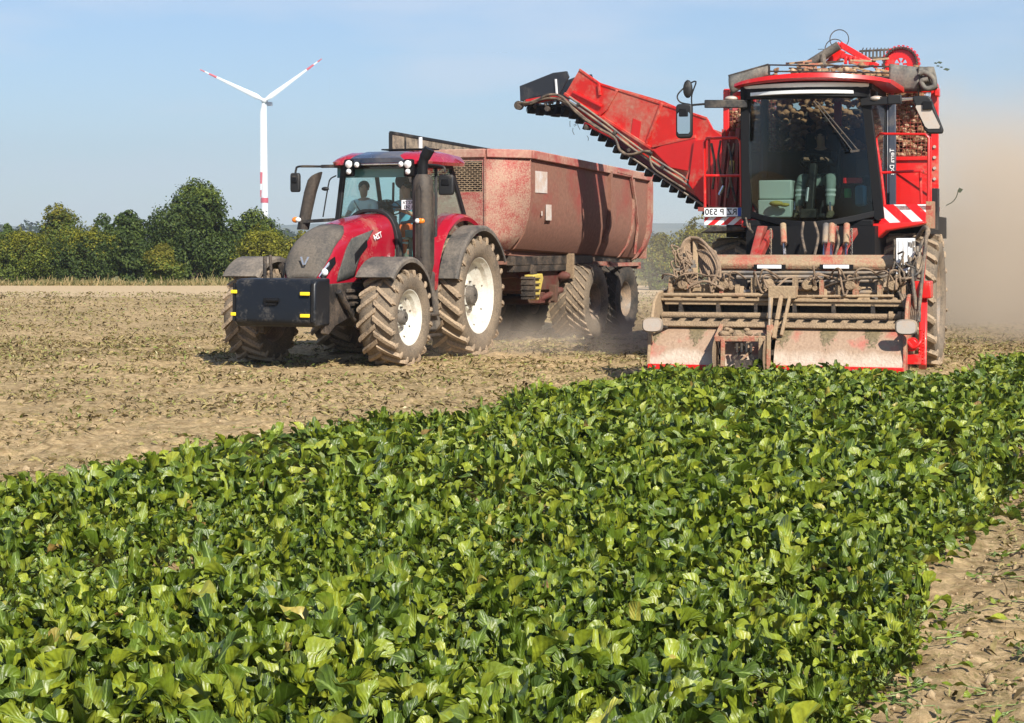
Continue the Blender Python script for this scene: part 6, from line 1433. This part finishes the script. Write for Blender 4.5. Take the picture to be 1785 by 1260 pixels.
# elevator head over the bunker
b = MB(); v = 7.6
b.bar(H(1406,120,v),H(1466,78,v),.10,.12); b.bar(H(1464,77,v),H(1530,116,v),.10,.10); b.slab([H(1436,112,v),H(1462,86,v),H(1474,90,v),H(1460,108,v)],.16); b.bar(H(1466,96,v-.2),H(1515,112,v-.2),.06,.1)
for x in (1474,1482,1490): b.bar(H(x,98,v-.25),H(x,112,v-.25),.05,.05)
el = b.build('elevator_head','redh',hv,bevel=.01)
b = MB(); b.tube([H(1402,117,v-.3),H(1462,79,v-.3)],.075,12); b.tube([H(1434,95,v-.35),H(1436,118,v-.35)],.05,8); b.build('drive_shaft','steel' if False else 'hub',el)
b = MB(); c = H(1463,68,v); b.tube([(c[0]+.155*math.cos(a),c[1],c[2]+.155*math.sin(a)) for a in [R_(-40+260*k/24) for k in range(25)]],.008,6,cap=True); c = H(1455,85,v); b.tube([(c[0]+.16*math.cos(a),c[1],c[2]+.16*math.sin(a)) for a in [R_(30+170*k/16) for k in range(17)]],.008,6); b.tube(smoothpath([H(1426,86,v),H(1436,86,v),H(1444,92,v)],4),.006,5); b.build('wire_loop','chassis',el)
v = 7.9; b = MB()
for k in range(9): x = 1503+6.3*k; b.bar(H(x,88-.1*k,v),H(x,101,v),.03,.03); b.bar(H(x,88,v),H(x+2,83,v),.015,.015)
b.tube([H(1498,89,v),H(1556,86,v)],.018,6); b.tube([H(1498,101,v),H(1556,100,v)],.018,6); b.build('conveyor_web','hub',hv)
c = Vector(H(1571,112,v)); b = MB(); b.lathe([(.10,-.06),(.24,-.05),(.25,-.02)],tuple(c),'y',30); b.lathe([(.25,-.08),(.29,-.08),(.30,.03),(.25,.03)],tuple(c),'y',36,closed=True)
for k in range(26): a = 2*PI*k/26; b.bar(tuple(c+Vector((.30*math.cos(a),-.03,.30*math.sin(a)))),tuple(c+Vector((.316*math.cos(a),-.03,.316*math.sin(a)))),.03,.04)
for k in range(6): a = 2*PI*k/6; b.bar(tuple(c+Vector((.03*math.cos(a),-.03,.03*math.sin(a)))),tuple(c+Vector((.26*math.cos(a),-.03,.26*math.sin(a)))),.04,.03)
sw_ = b.build('star_wheel','redh',hv); b = MB()
for k in range(22): a = R_(-10+200*k/21); b.bar(tuple(c+Vector((.255*math.cos(a),-.10,.255*math.sin(a)))),tuple(c+Vector((.285*math.cos(a+.1),-.10,.285*math.sin(a+.1)))),.03,.03)
b.build('chain','chassis',sw_)
b = MB(); rn = random.Random(12)
for k in range(34): x = rn.uniform(1370,1530); y = rn.uniform(104,128); b.bar(H(x,y,6.5+rn.random()),H(x+rn.uniform(20,50),y+rn.uniform(-6,12),6.5+rn.random()),.03,.03)
b.build('frame_bar','redmud',hv)
# ------------------------------------------------ loading boom (stands further back, reaching over the trailer)
BX0, BY0, BX1, BY1 = .081, 35.5, 3.375, 33.0      # near face of the boom: tip over the trailer, root at the machine
mm_ = (BY1-BY0)/(BX1-BX0); cm, sm_ = math.cos(math.atan(mm_)), math.sin(math.atan(mm_))
def BP(q, z, w=0.0):    # q along the boom, w depth behind its near face; returned in the harvester's own frame
    X = BX0+q*cm-w*sm_; Y = BY0+q*sm_+w*cm; return HF.local(X, Y, z)
def bpx(px, py, w=0.0):
    a = (px-892.5)/3300; Y = (BY0-BX0*mm_)/(1-mm_*a); X = a*Y; return BP((X-BX0)/cm, 1.8-(py-425)*Y/3300, w)
def bslab(mb, pts, w0, w1):
    A_ = [bpx(x,y,w0) for x,y in pts]; B_ = [bpx(x,y,w1) for x,y in pts]; n = len(pts)
    mb.add(A_+B_,[tuple(range(n-1,-1,-1)),tuple(range(n,2*n))]+[(i,(i+1)%n,n+(i+1)%n,n+i) for i in range(n)])
side_pts = [(985,164),(1010,121),(1046,146),(1100,160),(1155,176),(1205,198),(1232,206),(1242,225),(1262,240),(1300,262),(1300,395),(1248,365),(1225,350),(1190,326),(1145,288),(1100,255),(1060,222),(1020,192)]
b = MB(); bslab(b, side_pts, 0, .04); bm = b.build('boom','redboom',hv,smooth=0)
b = MB(); bslab(b, [(1000,176),(1012,150),(1046,168),(1232,232),(1300,262),(1300,395),(1225,350),(1020,192)], .80, .84); b.build('boom_side','redboom',bm,smooth=0)
b = MB()
for (x0,y0,x1,y1) in ((1045,146,1047,166),(1077,157,1058,190),(1058,190,1040,205),(1155,180,1128,250),(1050,204,1210,305),(985,163,1050,206)):
    A_, B_ = Vector(bpx(x0,y0,-.02)), Vector(bpx(x1,y1,-.02)); b.bar(A_,B_,.035,.05)
b.bar(bpx(1140,255,-.04),bpx(1238,200,-.04) if False else bpx(1215,238,-.04),.04,.05); b.bar(bpx(1196,322,-.04),bpx(1218,262,-.04),.05,.05); b.bar(bpx(1205,325,-.04),bpx(1228,268,-.04),.05,.05); b.bar(bpx(1010,121,0),bpx(1046,146,0),.03,.04)
b.bar(bpx(1046,146,.0),bpx(1232,206,.0),.03,.04); b.build('boom_rib','redboom',bm,bevel=.005)
b = MB(); bslab(b, [(1140,262),(1165,248),(1215,240),(1224,256),(1210,300),(1170,292)], -.05, -.005); bslab(b, [(1215,245),(1262,240),(1285,262),(1285,380),(1225,350),(1205,320)], -.10,-.02); b.build('boom_bracket','redh',bm,smooth=0,bevel=.01)
b = MB(); bslab(b, [(1098,250),(1104,206),(1118,212),(1112,262)], -.012,-.004); b.build('fresh_panel','redh',bm,smooth=0)
# belt with cleats below
under = [(912,176),(940,182),(975,178),(1000,190),(1030,215),(1060,237),(1090,262),(1120,283),(1150,303),(1190,328),(1225,352),(1260,378)]
b = MB(); rows = []
for i in range(len(under)): x,y = under[i]; rows.append([bpx(x,y+2,.05),bpx(x,y+2,.78),bpx(x,y+8,.78),bpx(x,y+8,.05)])
b.loft(rows); bt = b.build('conveyor_belt','blackc',bm)
pathlen = [Vector(bpx(x,y+8,0)) for x,y in under]; tot = sum((pathlen[i+1]-pathlen[i]).length for i in range(len(pathlen)-1)); rn = random.Random(2)
def along(px_list, d):
    for i in range(len(px_list)-1):
        l = (px_list[i+1]-px_list[i]).length
        if d <= l: return px_list[i].lerp(px_list[i+1], d/l), (px_list[i+1]-px_list[i]).normalized()
        d -= l
    return px_list[-1], (px_list[-1]-px_list[-2]).normalized()
wv = Vector(BP(0,0,1))-Vector(BP(0,0,0)); d = .12; nk = 0
while d < tot-.1:
    p, tdir = along(pathlen, d); nrm_ = tdir.cross(wv).normalized(); nrm_ = nrm_ if nrm_.z < 0 else -nrm_
    b = MB()
    for w0,w1 in ((.02,.22),(.50,.74)):
        a0 = p+wv*w0; a1 = p+wv*w1; b.add([tuple(q) for q in (a0-tdir*.05,a0+tdir*.05,a0+tdir*.03+nrm_*.12,a0-tdir*.02+nrm_*.13,a1-tdir*.05,a1+tdir*.05,a1+tdir*.03+nrm_*.12,a1-tdir*.02+nrm_*.13)],[(0,1,2,3),(7,6,5,4),(0,4,5,1),(1,5,6,2),(2,6,7,3),(3,7,4,0)])
    b.build('cleat','blackc',bt,bevel=.008); d += .20
# steel edge with rails, hoses
b = MB()
for off,r_ in ((0,.022),(-8,.02)):
    b.tube([bpx(x,y+off+1,-.05) for x,y in ((995,176),(1030,200),(1060,222),(1090,246),(1120,268),(1150,288),(1190,313),(1225,338))],r_,8)
b.tube([bpx(x,y,-.05) for x,y in ((905,184),(925,180),(950,170),(975,172),(1000,186))],.03,8); b.tube([bpx(1085,262,-.06),bpx(1250,372,-.06)],.018,6); eg = b.build('edge_rail','steel',bm)
hoses('hydraulic_hose',[([bpx(908,180,-.08),bpx(935,178,-.1),bpx(962,166,-.1),bpx(985,170,-.1),bpx(1012,198,-.1),bpx(1045,222,-.1),bpx(1076,240,-.1),bpx(1086,262,-.1),bpx(1102,270,-.1),bpx(1130,264,-.1),bpx(1142,268,-.1)],.026),([bpx(930,182,-.1),bpx(960,172,-.1),bpx(990,178,-.1),bpx(1030,210,-.1),bpx(1066,234,-.1)],.022),([bpx(1136,262,-.08),bpx(1142,290,-.1),bpx(1165,308,-.1),bpx(1200,330,-.1)],.02)],eg,'hose')
b = MB()
for x,y,r_ in ((958,190,.05),(1075,214+18,.035),(1026,222,.05),(1100,262,.035),(1158,292,.035),(908,184,.085),(1012,168+14,.03)):
    c = bpx(x,y,-.06); b.lathe([(.001,-.05),(r_,-.05),(r_,.05),(.001,.05)],c,'y',14)
b.build('pulley','chassis',eg,bevel=.005)
b = MB(); b.bar(bpx(918,178,0),bpx(975,168,0),.08,.10); b.bar(bpx(975,170,0),bpx(1050,215,0),.06,.10); b.bar(bpx(1000,160,-.03),bpx(1050,185,-.03),.04,.05); b.bar(bpx(1020,215,-.03),bpx(1080,245,-.03),.04,.05); b.build('tip_frame','redh',bm,bevel=.01)
b = MB(); bslab(b, [(907,150),(965,127),(988,124),(992,134),(976,164),(942,166),(908,176)], -.02, .02); bslab(b, [(907,150),(965,127),(988,124),(992,134),(976,164),(908,176)], .78,.81); bslab(b, [(907,150),(911,150),(912,176),(908,176)], 0,.79)
fp = b.build('rubber_flap','flap',bm,smooth=0); b = MB(); b.bar(bpx(971,138,-.04),bpx(973,164,-.04),.025,.03); b.build('clamp_strip','white',fp)
b = MB()
for i in range(22):
    x = rn.uniform(905,1250); f = (x-905)/345; y = 180+f*172; p = Vector(bpx(x,y,rn.uniform(0,.8))); l = rn.uniform(.04,.14); b.tube([p,p+Vector((rn.uniform(-.03,.03),0,-l*.5)),p+Vector((rn.uniform(-.06,.06),0,-l))],.006,4)
for i in range(26): x = rn.uniform(905,985); b.ball(tuple(Vector(bpx(x,176+rn.uniform(0,14),rn.uniform(-.05,.5)))),rn.uniform(.02,.05),7,4)
tag(b.build('clinging_debris','hub',bm),kind='stuff')
# ------------------------------------------------ beets in the bunker
def beet_mesh(seed):
    r = random.Random(seed); b = MB(); n = 9; prof = [(.001,-.13),(.018,-.11),(.035,-.07),(.055,-.03),(.062,.01),(.055,.045),(.036,.065),(.001,.07)]
    b.lathe([(p[0]*r.uniform(.88,1.12),p[1]) for p in prof],(0,0,0),'z',n); b.v = [(x*(1+.10*math.sin(7*z*9+seed)),y*(1+.10*math.cos(5*z*9+seed*2)),z) for x,y,z in b.v]; return b
M['beet'] = mat('beet_skin', (.36,.20,.10), .75, 0, .5, dcol=(.20,.10,.045), dscale=9, fine=1.2, bump=.4); M['beetcut'] = mat('beet_cut', (.58,.42,.27), .7, 0, .45, dcol=(.26,.13,.06), dscale=12, fine=1)
protos = []
for s in range(4):
    o_ = beet_mesh(s).build('sugar_beet','beet' if s%2 == 0 else 'beetcut',None,smooth=60); protos.append(o_)
GB = 'sugar beets heaped in the bunker'; rb = random.Random(77); spots = []
def fill(x0,x1,z0,z1,v,st,rows_=2):
    for k in range(rows_):
        z = z0+(.04 if k else 0)
        while z < z1:
            x = x0+rb.uniform(0,.05)
            while x < x1: spots.append((x+rb.uniform(-.02,.02), v+k*.12+rb.uniform(-.03,.03), z+rb.uniform(-.02,.02))); x += st*rb.uniform(.9,1.15)
            z += st*.92
fill(.85,1.38,3.14,3.98,5.07,.078,1); fill(-1.66,-1.0,3.24,3.90,5.07,.082,1)
for k in range(110):
    vv = rb.uniform(5.2,7.8); x = rb.uniform(-1.45,1.22-(vv-5)*.16); spots.append((x,vv,4.40-.05*abs(x)+.14*rb.random()+.03*(vv-5)))
spots = spots[:298]
def place_beet(sp_, src, first=False):
    o_ = src if first else src.copy()
    if not first: COL.objects.link(o_)
    o_.location = HF.world(*sp_); o_.rotation_euler = (rb.uniform(0,6.3),rb.uniform(0,6.3),rb.uniform(0,6.3)); s = rb.uniform(.55,.85); o_.scale = (s,s,s*.9)
    return tag(o_, ('earthy sugar beet in the heap above the cab roof of the harvester' if sp_[2] > 4.2 else 'earthy sugar beet behind the wire mesh beside the rear-view mirror and red panel' if sp_[0] > 0 else 'earthy sugar beet behind the wire mesh between cab and loading boom'),'sugar beet',GB)
for i,sp_ in enumerate(spots): place_beet(sp_, protos[i%4], i < 4)
b = MB(); base_ = beet_mesh(9)
for k in range(1300):
    vv = 5.14+4.8*rb.random()**1.8; x = rb.uniform(-1.6,1.30-(vv-5)*.11); z = rb.uniform(3.2,4.15+.05*(vv-5)-.05*abs(x)) if vv < 5.7 else 4.2+.25*rb.random()+.03*(vv-5)-.05*abs(x)
    m3 = Euler((rb.uniform(0,6),rb.uniform(0,6),rb.uniform(0,6))).to_matrix(); W_ = HF.world(x,vv,z); b.add([tuple(m3@Vector(p)*.8+Vector(W_)) for p in base_.v], base_.f)
tag(b.build('sugar_beets','beet',None,smooth=60,fix=False),'mass of sugar beets deeper in the bunker','sugar beets',GB,'stuff')

# ================================================================ loose pieces of one kind become parts of their own
def split_islands(o, rest=None):
    me = o.data; n = len(me.vertices); par = list(range(n))
    def find(a):
        while par[a] != a: par[a] = par[par[a]]; a = par[a]
        return a
    for e in me.edges:
        a, b_ = find(e.vertices[0]), find(e.vertices[1])
        if a != b_: par[a] = b_
    grp = {}
    for p in me.polygons: grp.setdefault(find(p.vertices[0]), []).append(p)
    if len(grp) < 2 or len(grp) > 60: return
    base = o.name.split('.')[0]; first = True
    for k, ps in sorted(grp.items(), key=lambda kv: -len(kv[1])):
        idx = {}; vs = []; fs = []
        for p in ps:
            f = []
            for v in p.vertices:
                if v not in idx: idx[v] = len(vs); vs.append(me.vertices[v].co.copy())
                f.append(idx[v])
            fs.append(f)
        m2 = bpy.data.meshes.new(base); m2.from_pydata(vs, [], fs)
        for m_ in me.materials: m2.materials.append(m_)
        m2.polygons.foreach_set('use_smooth', [True]*len(fs)); m2.set_sharp_from_angle(angle=R_(40))
        if first: keep = m2; first = False; continue
        c = o.copy(); c.name = rest or base; c.data = m2; COL.objects.link(c)
    o.data = keep
for o in list(COL.objects):
    if o.type != 'MESH' or not o.parent: continue
    k = o.name.split('.')[0]
    if k in ('bolt','cleat','bracket','lamp_bracket','coupling','fender_bracket','lift_arm','pulley','pin_hole','guard_bar','wheel_guard','cross_tube','red_band'): split_islands(o)
    elif k == 'hub': split_islands(o, 'wheel_nut')
    elif k == 'hitch_ring': split_islands(o, 'trim_rod')
for i, o in enumerate([o for o in COL.objects if o.name.startswith('cleat')]):
    pass
